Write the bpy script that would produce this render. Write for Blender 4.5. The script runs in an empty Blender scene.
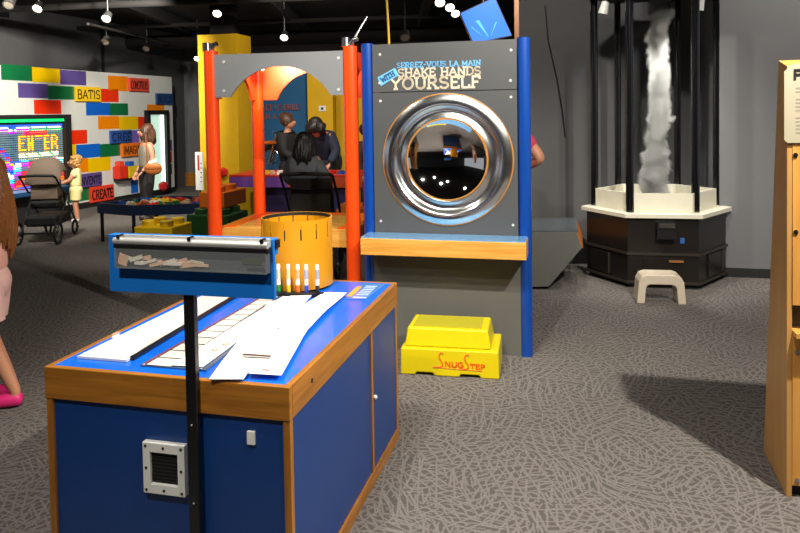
import bpy, bmesh, math, random
from mathutils import Vector, Matrix, Quaternion
random.seed(7)
SC = bpy.context.scene
COL = SC.collection
PI = math.pi
rad = math.radians

# ------------------------------------------------------------------ camera
F, CX, CY, H = 700.0, 400.0, 137.0, 1.6
PIT, ROL = rad(2.0), rad(0.9)
R0 = Vector((1, 0, 0)); F0 = Vector((0, math.cos(PIT), -math.sin(PIT))); U0 = Vector((0, math.sin(PIT), math.cos(PIT)))
RR = R0 * math.cos(ROL) - U0 * math.sin(ROL)
UU = U0 * math.cos(ROL) + R0 * math.sin(ROL)
EYE = Vector((0, 0, H))

def ray(u, v):
    return RR * ((u - CX) / F) - UU * ((v - CY) / F) + F0
def G(u, v, z=0.0):                       # point on a level plane
    d = ray(u, v); return EYE + d * ((z - H) / d.z)
def D(u, v, y):                           # point at depth y
    d = ray(u, v); return EYE + d * (y / d.y)
def HIT(u, v, p, n):                      # point on a plane
    d = ray(u, v); return EYE + d * ((Vector(p) - EYE).dot(n) / d.dot(n))

cd = bpy.data.cameras.new('camera'); cam = bpy.data.objects.new('camera', cd); COL.objects.link(cam)
M = Matrix((RR, UU, -F0)).transposed().to_4x4(); M.translation = EYE
cam.matrix_world = M
cd.sensor_width = 36; cd.lens = 36 * F / 800; cd.shift_y = -(266.5 - CY) / 800; cd.clip_start = .05; cd.clip_end = 100
SC.camera = cam

# ------------------------------------------------------------------ materials
def lin(c):
    if isinstance(c, str):
        c = [int(c[i:i + 2], 16) for i in (0, 2, 4)]
    return tuple((x / 255 / 12.92) if x / 255 <= .04045 else ((x / 255 + .055) / 1.055) ** 2.4 for x in c) + (1,)

def nodes(name):
    m = bpy.data.materials.new(name); m.use_nodes = True
    nt = m.node_tree; b = nt.nodes['Principled BSDF']
    return m, nt, b

def mat(name, col, rough=.5, metal=0, var=.08, scale=8, bump=0.0, bscale=60, coat=0, spec=.5):
    m, nt, b = nodes(name)
    b.inputs['Roughness'].default_value = rough; b.inputs['Metallic'].default_value = metal
    b.inputs['Coat Weight'].default_value = coat; b.inputs['Specular IOR Level'].default_value = spec
    c = lin(col)
    tc = nt.nodes.new('ShaderNodeTexCoord')
    nz = nt.nodes.new('ShaderNodeTexNoise'); nz.inputs['Scale'].default_value = scale; nz.inputs['Detail'].default_value = 5
    nt.links.new(tc.outputs['Object'], nz.inputs['Vector'])
    mx = nt.nodes.new('ShaderNodeMix'); mx.data_type = 'RGBA'
    mx.inputs[6].default_value = tuple(x * (1 - var) for x in c[:3]) + (1,)
    mx.inputs[7].default_value = tuple(min(1, x * (1 + var)) for x in c[:3]) + (1,)
    nt.links.new(nz.outputs['Fac'], mx.inputs[0]); nt.links.new(mx.outputs[2], b.inputs['Base Color'])
    if bump:
        n2 = nt.nodes.new('ShaderNodeTexNoise'); n2.inputs['Scale'].default_value = bscale
        nt.links.new(tc.outputs['Object'], n2.inputs['Vector'])
        bp = nt.nodes.new('ShaderNodeBump'); bp.inputs['Strength'].default_value = bump; bp.inputs['Distance'].default_value = .01
        nt.links.new(n2.outputs['Fac'], bp.inputs['Height']); nt.links.new(bp.outputs['Normal'], b.inputs['Normal'])
    return m

def wood(name, c1, c2, axis='X', rough=.4, scale=5, coat=.1):
    m, nt, b = nodes(name)
    tc = nt.nodes.new('ShaderNodeTexCoord'); mp = nt.nodes.new('ShaderNodeMapping')
    s = {'X': (.6, 9, 9), 'Y': (9, .6, 9), 'Z': (9, 9, .6)}[axis]
    mp.inputs['Scale'].default_value = s
    nz = nt.nodes.new('ShaderNodeTexNoise'); nz.inputs['Scale'].default_value = scale; nz.inputs['Detail'].default_value = 8; nz.inputs['Distortion'].default_value = .8
    cr = nt.nodes.new('ShaderNodeValToRGB')
    cr.color_ramp.elements[0].position = .3; cr.color_ramp.elements[0].color = lin(c1)
    cr.color_ramp.elements[1].position = .7; cr.color_ramp.elements[1].color = lin(c2)
    L = nt.links.new
    L(tc.outputs['Object'], mp.inputs['Vector']); L(mp.outputs['Vector'], nz.inputs['Vector']); L(nz.outputs['Fac'], cr.inputs['Fac']); L(cr.outputs['Color'], b.inputs['Base Color'])
    b.inputs['Roughness'].default_value = rough; b.inputs['Coat Weight'].default_value = coat
    return m

def glow(name, col, strength):
    m, nt, b = nodes(name)
    b.inputs['Base Color'].default_value = lin(col); b.inputs['Emission Color'].default_value = lin(col); b.inputs['Emission Strength'].default_value = strength
    return m

def carpet():
    m, nt, b = nodes('carpet'); L = nt.links.new; N = nt.nodes.new
    tc = N('ShaderNodeTexCoord')
    def lines(cells, freq, off, width):
        mp = N('ShaderNodeMapping'); mp.inputs['Location'].default_value = (off, off * 1.7, 0); L(tc.outputs['Object'], mp.inputs['Vector'])
        vo = N('ShaderNodeTexVoronoi'); vo.voronoi_dimensions = '2D'; vo.inputs['Scale'].default_value = cells; L(mp.outputs['Vector'], vo.inputs['Vector'])
        sx = N('ShaderNodeSeparateColor'); L(vo.outputs['Color'], sx.inputs['Color'])
        an = N('ShaderNodeMath'); an.operation = 'MULTIPLY'; an.inputs[1].default_value = PI; L(sx.outputs['Red'], an.inputs[0])
        vr = N('ShaderNodeVectorRotate'); vr.rotation_type = 'Z_AXIS'; L(mp.outputs['Vector'], vr.inputs['Vector']); L(an.outputs[0], vr.inputs['Angle'])
        sp = N('ShaderNodeSeparateXYZ'); L(vr.outputs['Vector'], sp.inputs['Vector'])
        fr = N('ShaderNodeMath'); fr.operation = 'MULTIPLY'; fr.inputs[1].default_value = freq; L(sp.outputs['X'], fr.inputs[0])
        pp = N('ShaderNodeMath'); pp.operation = 'PINGPONG'; pp.inputs[1].default_value = .5; L(fr.outputs[0], pp.inputs[0])
        lt = N('ShaderNodeMapRange'); lt.inputs['From Min'].default_value = width; lt.inputs['From Max'].default_value = width * .45; L(pp.outputs[0], lt.inputs['Value'])
        return lt.outputs['Result']
    a = None
    for (c, f, o, w) in ((7.5, 26, 0, .16), (6, 19, 3.3, .14), (10, 33, 9.1, .16), (3.4, 13, 17.7, .08)):
        r = lines(c, f, o, w)
        if a is None: a = r
        else:
            mx = N('ShaderNodeMath'); mx.operation = 'MAXIMUM'; L(a, mx.inputs[0]); L(r, mx.inputs[1]); a = mx.outputs[0]
    nz = N('ShaderNodeTexNoise'); nz.inputs['Scale'].default_value = 120; L(tc.outputs['Object'], nz.inputs['Vector'])
    ml = N('ShaderNodeMath'); ml.operation = 'MULTIPLY'; L(a, ml.inputs[0])
    mr = N('ShaderNodeMapRange'); mr.inputs['From Min'].default_value = .3; mr.inputs['From Max'].default_value = .7; mr.inputs['To Min'].default_value = .45; L(nz.outputs['Fac'], mr.inputs['Value']); L(mr.outputs['Result'], ml.inputs[1])
    mx = N('ShaderNodeMix'); mx.data_type = 'RGBA'; mx.inputs[6].default_value = lin('55514e'); mx.inputs[7].default_value = lin('7c7774'); L(ml.outputs[0], mx.inputs[0])
    L(mx.outputs[2], b.inputs['Base Color']); b.inputs['Roughness'].default_value = .95; b.inputs['Specular IOR Level'].default_value = .1
    bp = N('ShaderNodeBump'); bp.inputs['Strength'].default_value = .25; bp.inputs['Distance'].default_value = .01; L(nz.outputs['Fac'], bp.inputs['Height']); L(bp.outputs['Normal'], b.inputs['Normal'])
    return m

def smokemat(tilt, Rr):
    m = bpy.data.materials.new('vapour'); m.use_nodes = True; nt = m.node_tree; nt.nodes.clear(); L = nt.links.new; N = nt.nodes.new
    out = N('ShaderNodeOutputMaterial'); vs = N('ShaderNodeVolumePrincipled'); L(vs.outputs[0], out.inputs['Volume'])
    vs.inputs['Color'].default_value = (.98, .97, .94, 1); vs.inputs['Anisotropy'].default_value = .1
    def mth(op, a, b=None):
        n = N('ShaderNodeMath'); n.operation = op
        for i, x in enumerate((a, b)):
            if x is None: continue
            if isinstance(x, (int, float)): n.inputs[i].default_value = x
            else: L(x, n.inputs[i])
        return n.outputs[0]
    tc = N('ShaderNodeTexCoord'); sp = N('ShaderNodeSeparateXYZ'); L(tc.outputs['Object'], sp.inputs[0])
    nz = N('ShaderNodeTexNoise'); nz.inputs['Scale'].default_value = 7; nz.inputs['Detail'].default_value = 5; nz.inputs['Distortion'].default_value = .5
    L(tc.outputs['Object'], nz.inputs['Vector'])
    x = mth('SUBTRACT', sp.outputs['X'], mth('MULTIPLY', sp.outputs['Z'], tilt))
    x = mth('ADD', x, mth('MULTIPLY', mth('SINE', mth('MULTIPLY', sp.outputs['Z'], 5.0)), .02))
    rr = mth('SQRT', mth('ADD', mth('MULTIPLY', x, x), mth('MULTIPLY', sp.outputs['Y'], sp.outputs['Y'])))
    low = mth('MULTIPLY', mth('MAXIMUM', mth('SUBTRACT', .7, sp.outputs['Z']), 0.0), .08)
    fall = mth('SUBTRACT', 1.0, mth('DIVIDE', rr, mth('ADD', low, Rr)))
    v = mth('ADD', fall, mth('MULTIPLY', mth('SUBTRACT', nz.outputs['Fac'], .5), 1.7))
    mr = N('ShaderNodeMapRange'); mr.inputs['From Min'].default_value = .1; mr.inputs['From Max'].default_value = .6; mr.inputs['To Max'].default_value = 45; mr.inputs['To Min'].default_value = 0
    L(v, mr.inputs['Value']); L(mr.outputs['Result'], vs.inputs['Density'])
    return m

def glass(name, col='ffffff', rough=.02, alpha=.25):
    m, nt, b = nodes(name)
    b.inputs['Base Color'].default_value = lin(col); b.inputs['Roughness'].default_value = rough
    b.inputs['Alpha'].default_value = alpha; b.inputs['Specular IOR Level'].default_value = .6
    return m

MT = dict(
    carpet=carpet(),
    oak=wood('oak', '8c5818', 'b4762a', 'X'), oaky=wood('oak_side', '8c5818', 'b4762a', 'Y'), oakz=wood('oak_post', '8c5818', 'b4762a', 'Z'),
    oakl=wood('oak_light', 'cc8c34', 'dfaa54', 'X'), ply=wood('birch_ply', 'c88a3c', 'd89e50', 'Z', scale=3), plyl=wood('birch_ply_side', 'b88848', 'c49656', 'Z', scale=3),
    tableblue=mat('blue_laminate', '0e6ae6', .25, coat=.3), panelblue=mat('blue_panel', '0a3a7c', .4), bluepaint=mat('blue_enamel', '083f94', .3, coat=.3),
    boxblue=mat('blue_steel', '1270cc', .4), black=mat('black_metal', '151517', .35), blackm=mat('black_matt', '141414', .7), darkgrey=mat('dark_grey_plate', '3a3c3e', .45),
    white=mat('white_plastic', 'e6e6e2', .4), cream=mat('cream_board', 'ccc8b6', .5), paper=mat('paper', 'f2f0ec', .8, var=.02), screw=mat('steel_screw', 'd0d0cc', .35, .2),
    chrome=mat('chrome', 'f0f0f0', .03, 1, var=0), steel=mat('brushed_steel', 'b8b8b8', .25, 1), grey=mat('grey_panel', '7a7d80', .5, var=.05), greybase=mat('grey_base', '5c5c58', .6), kiosk=mat('kiosk_face', '4d4f51', .45, var=.04),
    orange=mat('orange_enamel', 'e8480c', .3, coat=.3), orangearch=mat('orange_arch', 'e04418', .45), zoe=mat('amber_drum', 'd08c0a', .4), yellow=mat('yellow_plastic', 'd6c200', .4, var=.04, coat=.1),
    wallyellow=mat('yellow_wall', 'd4a600', .7), wallblue=mat('blue_wall', '1a5c8c', .7), wallgrey=mat('grey_wall', '6a6b6e', .8, var=.04), walldark=mat('dark_wall', '505052', .85), wallwhite=mat('white_wall', 'd6d8d2', .5, var=.02),
    ceil=mat('black_ceiling', '110e0d', .9), redorange=mat('red_orange_ink', 'f0660c', .5), skyblue=mat('sky_blue_ink', '6ab8ec', .5), ivory=mat('ivory_ink', 'd8ccb4', .5), ink=mat('black_ink', '101014', .6),
    copper=mat('copper_trim', '9c6a44', .4, .3), rubber=mat('rubber', '131313', .8),
    skin=mat('skin', 'c48a6c', .5), hairblond=mat('blond_hair', 'b98c4e', .6, bump=.5), hairbrown=mat('brown_hair', '4a2e1c', .5, bump=.5), hairauburn=mat('auburn_hair', '7c4a1e', .5, var=.3, scale=25, bump=.7), hairdark=mat('dark_hair', '17100c', .5, bump=.5),
    lampbody=mat('lamp_housing', '2a2a2a', .4), lampw=mat('lamp_white', 'd0d0cc', .4),
)
CM = {}
def C(hexc, rough=.5, **k):
    key = (hexc, rough, tuple(sorted(k.items())))
    if key not in CM: CM[key] = mat('paint_' + hexc, hexc, rough, **k)
    return CM[key]
def GL(hexc, s):
    key = ('g', hexc, s)
    if key not in CM: CM[key] = glow('glow_' + hexc, hexc, s)
    return CM[key]

# ------------------------------------------------------------------ mesh builder
class MB:
    def __init__(s): s.bm = bmesh.new()
    def box(s, c, size, rot=None):
        m = Matrix.Translation(Vector(c))
        if rot is not None: m = m @ rot.to_4x4()
        m = m @ Matrix.Diagonal((size[0], size[1], size[2], 1))
        bmesh.ops.create_cube(s.bm, size=1, matrix=m); return s
    def bx(s, a, b):                       # two opposite corners
        a = Vector(a); b = Vector(b); d = b - a
        return s.box((a + b) / 2, (abs(d.x), abs(d.y), abs(d.z)))
    def cyl(s, p, q, r, r2=None, n=20, caps=True):
        p = Vector(p); q = Vector(q); d = q - p
        m = Matrix.Translation((p + q) / 2) @ d.to_track_quat('Z', 'Y').to_matrix().to_4x4()
        bmesh.ops.create_cone(s.bm, cap_ends=caps, segments=n, radius1=r, radius2=r if r2 is None else r2, depth=d.length, matrix=m); return s
    def sph(s, c, r, n=16, scale=(1, 1, 1), rot=None):
        m = Matrix.Translation(Vector(c))
        if rot is not None: m = m @ rot.to_4x4()
        bmesh.ops.create_uvsphere(s.bm, u_segments=n, v_segments=max(6, n // 2), radius=r, matrix=m @ Matrix.Diagonal((*scale, 1))); return s
    def ico(s, c, r, sub=1):
        bmesh.ops.create_icosphere(s.bm, subdivisions=sub, radius=r, matrix=Matrix.Translation(Vector(c))); return s
    def tube(s, pts, r, n=10, closed=False):
        pts = [Vector(p) for p in pts]; rings = []
        up = None; L = len(pts)
        for i, p in enumerate(pts):
            t = (pts[(i + 1) % L] - pts[i - 1]) if closed else (pts[min(i + 1, L - 1)] - pts[max(i - 1, 0)])
            t.normalize()
            if up is None: up = t.orthogonal().normalized()
            up = (up - t * up.dot(t)); up = up.normalized() if up.length > 1e-5 else t.orthogonal().normalized()
            w = t.cross(up); rr = r[i] if isinstance(r, (list, tuple)) else r
            rings.append([s.bm.verts.new(p + (up * math.cos(2 * PI * k / n) + w * math.sin(2 * PI * k / n)) * rr) for k in range(n)])
        for i in range(L if closed else L - 1):
            a, b = rings[i], rings[(i + 1) % L]
            for k in range(n): s.bm.faces.new((a[k], a[(k + 1) % n], b[(k + 1) % n], b[k]))
        if not closed:
            s.bm.faces.new(rings[0][::-1]); s.bm.faces.new(rings[-1])
        return s
    def lathe(s, prof, m=None, n=48, close=False):   # profile (r, z) about local Z
        m = m or Matrix.Identity(4); rings = []
        for r, z in prof:
            if r < 1e-6: rings.append([s.bm.verts.new(m @ Vector((0, 0, z)))])
            else: rings.append([s.bm.verts.new(m @ Vector((r * math.cos(2 * PI * k / n), r * math.sin(2 * PI * k / n), z))) for k in range(n)])
        P = list(zip(rings, rings[1:])) + ([(rings[-1], rings[0])] if close else [])
        for a, b in P:
            for k in range(n):
                k2 = (k + 1) % n
                if len(a) == 1 and len(b) == 1: continue
                if len(a) == 1: s.bm.faces.new((a[0], b[k2], b[k]))
                elif len(b) == 1: s.bm.faces.new((a[k], a[k2], b[0]))
                else: s.bm.faces.new((a[k], a[k2], b[k2], b[k]))
        return s
    def prism(s, poly, off):               # polygon of 3-D points swept by a vector
        off = Vector(off); a = [s.bm.verts.new(Vector(p)) for p in poly]; b = [s.bm.verts.new(Vector(p) + off) for p in poly]
        n = len(poly)
        s.bm.faces.new(a[::-1]); s.bm.faces.new(b)
        for k in range(n): s.bm.faces.new((a[k], a[(k + 1) % n], b[(k + 1) % n], b[k]))
        return s
    def grid(s, rows, thick=None):         # rows of points; thick: offset vector for a closed slab
        R = [[s.bm.verts.new(Vector(p)) for p in r] for r in rows]
        for i in range(len(R) - 1):
            for k in range(len(R[0]) - 1): s.bm.faces.new((R[i][k], R[i][k + 1], R[i + 1][k + 1], R[i + 1][k]))
        if thick is not None:
            t = Vector(thick); S = [[s.bm.verts.new(v.co + t) for v in r] for r in R]
            for i in range(len(R) - 1):
                for k in range(len(R[0]) - 1): s.bm.faces.new((S[i][k], S[i + 1][k], S[i + 1][k + 1], S[i][k + 1]))
            bd = [(R[0][k], S[0][k]) for k in range(len(R[0]))] + [(R[i][-1], S[i][-1]) for i in range(1, len(R))] + [(R[-1][k], S[-1][k]) for k in range(len(R[0]) - 2, -1, -1)] + [(R[i][0], S[i][0]) for i in range(len(R) - 2, 0, -1)]
            for i in range(len(bd)):
                a, b = bd[i], bd[(i + 1) % len(bd)]
                s.bm.faces.new((a[0], a[1], b[1], b[0]))
        return s
    def add(s, me, m=None):
        b = bmesh.new(); b.from_mesh(me)
        if m is not None: b.transform(m)
        t = bpy.data.meshes.new('t'); b.to_mesh(t); b.free(); s.bm.from_mesh(t); bpy.data.meshes.remove(t); return s
    def xf(s, m): s.bm.transform(m); return s
    def build(s, name, m, parent=None, smooth=False, bevel=0, seg=2):
        bmesh.ops.recalc_face_normals(s.bm, faces=s.bm.faces)
        me = bpy.data.meshes.new(name)
        if smooth:
            for f in s.bm.faces: f.smooth = True
            for e in s.bm.edges:
                if len(e.link_faces) == 2 and e.calc_face_angle(0) > rad(38): e.smooth = False
        s.bm.to_mesh(me); s.bm.free()
        for x in (m if isinstance(m, (list, tuple)) else [m]): me.materials.append(x)
        o = bpy.data.objects.new(name, me); COL.objects.link(o)
        if parent is not None: o.parent = parent
        if bevel:
            b = o.modifiers.new('edge', 'BEVEL'); b.width = bevel; b.segments = seg; b.limit_method = 'ANGLE'; b.angle_limit = rad(40)
        return o

def tag(o, label, cat, group=None):
    o['label'] = label; o['category'] = cat
    if group: o['group'] = group
    return o
def thing(name, label, cat, loc=(0, 0, 0), rz=0, group=None):
    o = bpy.data.objects.new(name, None); COL.objects.link(o); o.location = loc; o.rotation_euler = (0, 0, rz)
    o.empty_display_size = .1
    return tag(o, label, cat, group)
def struct(o): o['kind'] = 'structure'; return o
def rz(a): return Matrix.Rotation(a, 3, 'Z')
def rx(a): return Matrix.Rotation(a, 3, 'X')
def ry(a): return Matrix.Rotation(a, 3, 'Y')

# ------------------------------------------------------------------ stroke lettering
def arc(cx, cy, r1, r2, a, b, n=8):
    return [(cx + r1 * math.cos(rad(a + (b - a) * i / n)), cy + r2 * math.sin(rad(a + (b - a) * i / n))) for i in range(n + 1)]
FONT = {
 'A': (.75, [[(0, 0), (.37, 1), (.75, 0)], [(.13, .35), (.62, .35)]], [(0, 0), (.75, 0)]),
 'B': (.62, [[(.05, 0), (.05, 1)], [(.05, 1), (.3, 1)] + arc(.3, .76, .26, .24, 90, -90) + [(.05, .52)], [(.3, .52)] + arc(.3, .26, .3, .26, 90, -90) + [(.05, 0)]], []),
 'C': (.7, [arc(.38, .5, .36, .5, 50, 310, 14)], []),
 'D': (.7, [[(.08, 0), (.08, 1), (.3, 1)] + arc(.3, .5, .38, .5, 90, -90, 12) + [(.08, 0)]], [(.08, 0), (.08, 1)]),
 'E': (.6, [[(.58, 0), (.08, 0), (.08, 1), (.58, 1)], [(.08, .52), (.45, .52)], [(.58, 1), (.58, .82)], [(.58, 0), (.58, .18)]], []),
 'F': (.58, [[(.08, 0), (.08, 1), (.56, 1), (.56, .8)], [(.08, .5), (.42, .5)]], [(.08, 0)]),
 'G': (.72, [arc(.38, .5, .36, .5, 50, 330, 14) + [(.7, .45), (.45, .45)]], []),
 'H': (.75, [[(.08, 0), (.08, 1)], [(.67, 0), (.67, 1)], [(.08, .5), (.67, .5)]], [(.08, 0), (.08, 1), (.67, 0), (.67, 1)]),
 'I': (.25, [[(.12, 0), (.12, 1)]], [(.12, 0), (.12, 1)]),
 'K': (.72, [[(.08, 0), (.08, 1)], [(.66, 1), (.08, .4)], [(.28, .6), (.68, 0)]], [(.08, 0), (.08, 1), (.66, 1), (.68, 0)]),
 'L': (.58, [[(.08, 1), (.08, 0), (.56, 0), (.56, .22)]], [(.08, 1)]),
 'M': (.9, [[(.08, 0), (.08, 1), (.45, .2), (.82, 1), (.82, 0)]], [(.08, 0), (.82, 0)]),
 'N': (.78, [[(.08, 0), (.08, 1), (.68, 0), (.68, 1)]], [(.08, 0), (.68, 1)]),
 'O': (.78, [arc(.39, .5, .36, .5, 0, 360, 20)], []),
 'P': (.6, [[(.08, 0), (.08, 1), (.3, 1)] + arc(.3, .74, .26, .26, 90, -90) + [(.08, .48)]], [(.08, 0)]),
 'R': (.7, [[(.08, 0), (.08, 1), (.32, 1)] + arc(.32, .75, .26, .25, 90, -90) + [(.08, .5)], [(.32, .5), (.66, 0)]], [(.08, 0), (.66, 0)]),
 'S': (.62, [arc(.31, .75, .27, .25, 30, 270, 10)[:-1] + arc(.31, .25, .28, .25, 90, -150, 10)], []),
 'T': (.66, [[(.33, 0), (.33, 1)], [(.02, .8), (.02, 1), (.64, 1), (.64, .8)]], [(.33, 0)]),
 'U': (.74, [[(.08, 1)] + arc(.37, .3, .29, .3, 180, 360, 10) + [(.66, 1)]], [(.08, 1), (.66, 1)]),
 'V': (.74, [[(0, 1), (.37, 0), (.74, 1)]], [(0, 1), (.74, 1)]),
 'W': (1.0, [[(0, 1), (.25, 0), (.5, .8), (.75, 0), (1, 1)]], [(0, 1), (1, 1)]),
 'Y': (.72, [[(0, 1), (.36, .5), (.72, 1)], [(.36, .5), (.36, 0)]], [(0, 1), (.72, 1), (.36, 0)]),
 'Z': (.62, [[(.03, .82), (.03, 1), (.58, 1), (.03, 0), (.6, 0), (.6, .2)]], []),
 '-': (.4, [[(.06, .48), (.34, .48)]], []), "'": (.2, [[(.1, 1), (.06, .75)]], []), ' ': (.35, [], []), '^': (.0, [[(-.55, 1.1), (-.4, 1.25), (-.25, 1.1)]], []), '`': (0, [[(-.35, 1.08), (-.15, 1.28)]], []),
}
def text_width(t, gap=.16): return sum(FONT[c][0] + (gap if FONT[c][0] else 0) for c in t) - gap
def lettering(mb, t, org, ex, ey, width, height, w=.12, serif=False, depth=.003, gap=.16):
    org, ex, ey = Vector(org), Vector(ex).normalized(), Vector(ey).normalized(); nz = ex.cross(ey)
    sx = width / text_width(t, gap); x = 0; hw = w * height / 2
    def seg(a, b):
        a = Vector((a[0], a[1])); b = Vector((b[0], b[1])); d = b - a
        if d.length < 1e-6: return
        d.normalize(); n = Vector((-d.y, d.x)) * hw; a = a - d * hw * .6; b = b + d * hw * .6
        mb.prism([org + ex * q.x + ey * q.y for q in (a - n, b - n, b + n, a + n)], nz * depth)
    for ch in t:
        wd, st, sf = FONT[ch]
        for s in st:
            q = [((x + p[0]) * sx, p[1] * height) for p in s]
            for a, b in zip(q, q[1:]): seg(a, b)
        if serif:
            for (px, py) in sf:
                X, Y = (x + px) * sx, py * height; L = .15 * height
                seg((X - L, Y), (X + L, Y))
        x += wd + (gap if wd else 0)
    return mb

# ------------------------------------------------------------------ people
def skin_mesh(verts, edges, radii, sub=2):
    me = bpy.data.meshes.new('sk'); me.from_pydata([tuple(v) for v in verts], edges, [])
    o = bpy.data.objects.new('sk', me); COL.objects.link(o)
    o.modifiers.new('s', 'SKIN')
    lay = me.skin_vertices[0].data
    for i, r in enumerate(radii):
        lay[i].radius = r if isinstance(r, tuple) else (r, r); lay[i].use_root = (i == 0)
    ss = o.modifiers.new('u', 'SUBSURF'); ss.levels = sub; ss.render_levels = sub
    dg = bpy.context.evaluated_depsgraph_get()
    ev = o.evaluated_get(dg); r = bpy.data.meshes.new_from_object(ev, depsgraph=dg)
    bpy.data.objects.remove(o); bpy.data.meshes.remove(me)
    return r

BASE = {'pelvis': (0, 0, .52), 'spine': (0, 0, .62), 'chest': (0, .005, .73), 'neckb': (0, .005, .815), 'neck': (0, 0, .855), 'jaw': (0, -.02, .885), 'head': (0, -.008, .93), 'crown': (0, .004, .968),
        'shL': (.105, .005, .795), 'elL': (.135, .015, .63), 'wrL': (.14, -.03, .48), 'shR': (-.105, .005, .795), 'elR': (-.135, .015, .63), 'wrR': (-.14, -.03, .48),
        'hipL': (.05, 0, .49), 'knL': (.055, -.012, .275), 'anL': (.055, .012, .05), 'toL': (.065, -.07, .022), 'hipR': (-.05, 0, .49), 'knR': (-.055, -.012, .275), 'anR': (-.055, .012, .05), 'toR': (-.065, -.07, .022)}
RAD = {'pelvis': (.085, .062), 'spine': (.076, .056), 'chest': (.09, .065), 'neckb': (.055, .042), 'neck': .028, 'jaw': .037, 'head': .056, 'crown': .042, 'sh': .038, 'el': .026, 'wr': .018, 'hip': .056, 'kn': .036, 'an': .023, 'to': .018}
EDG = [('pelvis', 'spine'), ('spine', 'chest'), ('chest', 'neckb'), ('neckb', 'neck'), ('neck', 'jaw'), ('jaw', 'head'), ('head', 'crown')] + [e for s in 'LR' for e in
       (('chest', 'sh' + s), ('sh' + s, 'el' + s), ('el' + s, 'wr' + s), ('pelvis', 'hip' + s), ('hip' + s, 'kn' + s), ('kn' + s, 'an' + s), ('an' + s, 'to' + s))]
def person(label, cat, loc, yaw, h, pose={}, top='333333', top_sleeve='long', bottom='202024', bottom_len='long', hair='hairdark', hairlen=0, shoes='202020', head=1.0, fat=1.0, skirt=None, hairside=0, name='person', curly=False, headpitch=None):
    J = {k: Vector(v) for k, v in BASE.items()}
    for k, v in pose.items(): J[k] = Vector(v)
    if head != 1.0:
        b = J['neck'].copy()
        for k in ('jaw', 'head', 'crown'): J[k] = b + (J[k] - b) * head
    def R(k):
        r = RAD.get(k) or RAD[k[:-1]]
        s = head if k in ('jaw', 'head', 'crown') else fat
        return tuple(x * s for x in r) if isinstance(r, tuple) else r * s
    S = Matrix.Diagonal((h, h, h, 1))
    root = thing(name, label, cat, loc, yaw)
    names = list(J); names.remove('pelvis'); names = ['pelvis'] + names
    idx = {k: i for i, k in enumerate(names)}
    mb = MB(); me = skin_mesh([J[k] for k in names], [(idx[a], idx[b]) for a, b in EDG], [R(k) for k in names]); mb.add(me)
    # head frame: front of the face
    up = (J['crown'] - J['jaw']).normalized(); fw = ((J['jaw'] - J['head']) - up * (J['jaw'] - J['head']).dot(up)); fw = fw.normalized() if fw.length > .003 else Vector((0, -1, 0)); sd = up.cross(fw).normalized()
    hc = J['head']; hr = .056 * head
    hm = Matrix((sd, fw, up)).transposed()
    mb.sph(hc - fw * .004, hr, 16, (1.02, 1.1, 1.28), hm)                         # skull
    mb.sph(hc + fw * hr * 1.12 - up * hr * .18, hr * .17, 8, (.8, 1.1, 1.4), hm)  # nose
    for s in (-1, 1): mb.sph(hc + sd * s * hr * 1.02 - up * hr * .1, hr * .22, 8, (.35, .8, 1.3), hm)
    for s in 'LR':                                                                # hands
        w = J['wr' + s]; d = (w - J['el' + s]).normalized(); side = d.orthogonal().normalized() if abs(d.z) > .9 else d.cross(Vector((0, 0, 1))).normalized()
        if abs(d.z) > .9: side = (Vector((0, 1, 0)) - d * d.y).normalized()
        nn = d.cross(side)
        hmm = Matrix((side, nn, d)).transposed(); mb.sph(w + d * .028, .02, 12, (1.05, .5, 1.5), hmm)
        for q, (o, l) in enumerate(((-.016, .036), (-.0055, .042), (.0055, .039), (.016, .03))):
            b = w + d * .046 + side * o
            mb.tube([b, b + d * l * .5 + nn * .003, b + d * l * .85 + nn * .012, b + d * l + nn * .02], [.0055, .0052, .0048, .003], 6)
        b = w + d * .018 + side * .018
        mb.tube([b, b + d * .015 + side * .014, b + d * .034 + side * .018 + nn * .006], [.0065, .006, .004], 6)
    body = mb.xf(S).build('body', MT['skin'], root, True)
    e = MB()
    for s in (-1, 1): e.sph(hc + fw * hr * .98 + sd * s * hr * .38 + up * hr * .06, hr * .12, 8, (1.3, .5, .7), hm)
    e.xf(S).build('eyes', MT['ink'], root, True)
    l = MB(); l.sph(hc + fw * hr * .98 - up * hr * .62, hr * .2, 8, (1.4, .4, .35), hm); l.xf(S).build('mouth', C('a85a50'), root, True)
    def garment(nm, ks, es, grow, m, ends={}):
        P = {k: J[k].copy() for k in ks}
        for k, v in ends.items(): P[k] = v
        kk = list(P); ii = {k: i for i, k in enumerate(kk)}
        def rr(k):
            r = R(k.split('*')[0]); return tuple(x * grow[0] + grow[1] for x in r) if isinstance(r, tuple) else r * grow[0] + grow[1]
        g = MB(); g.add(skin_mesh([P[k] for k in kk], [(ii[a], ii[b]) for a, b in es], [rr(k) for k in kk])); return g.xf(S).build(nm, m, root, True)
    ks = ['pelvis', 'spine', 'chest', 'neckb', 'shL', 'shR']; es = [('pelvis', 'spine'), ('spine', 'chest'), ('chest', 'neckb'), ('chest', 'shL'), ('chest', 'shR')]; ends = {}
    if top_sleeve != 'none':
        for s in 'LR':
            if top_sleeve == 'long': ks += ['el' + s, 'wr' + s]; es += [('sh' + s, 'el' + s), ('el' + s, 'wr' + s)]
            else: ends['el%s*' % s] = J['sh' + s].lerp(J['el' + s], .6); es.append(('sh' + s, 'el%s*' % s))
    garment('top', ks, es, (1.2, .012), top if not isinstance(top, str) else C(top, .8, bump=.2), ends)
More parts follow.
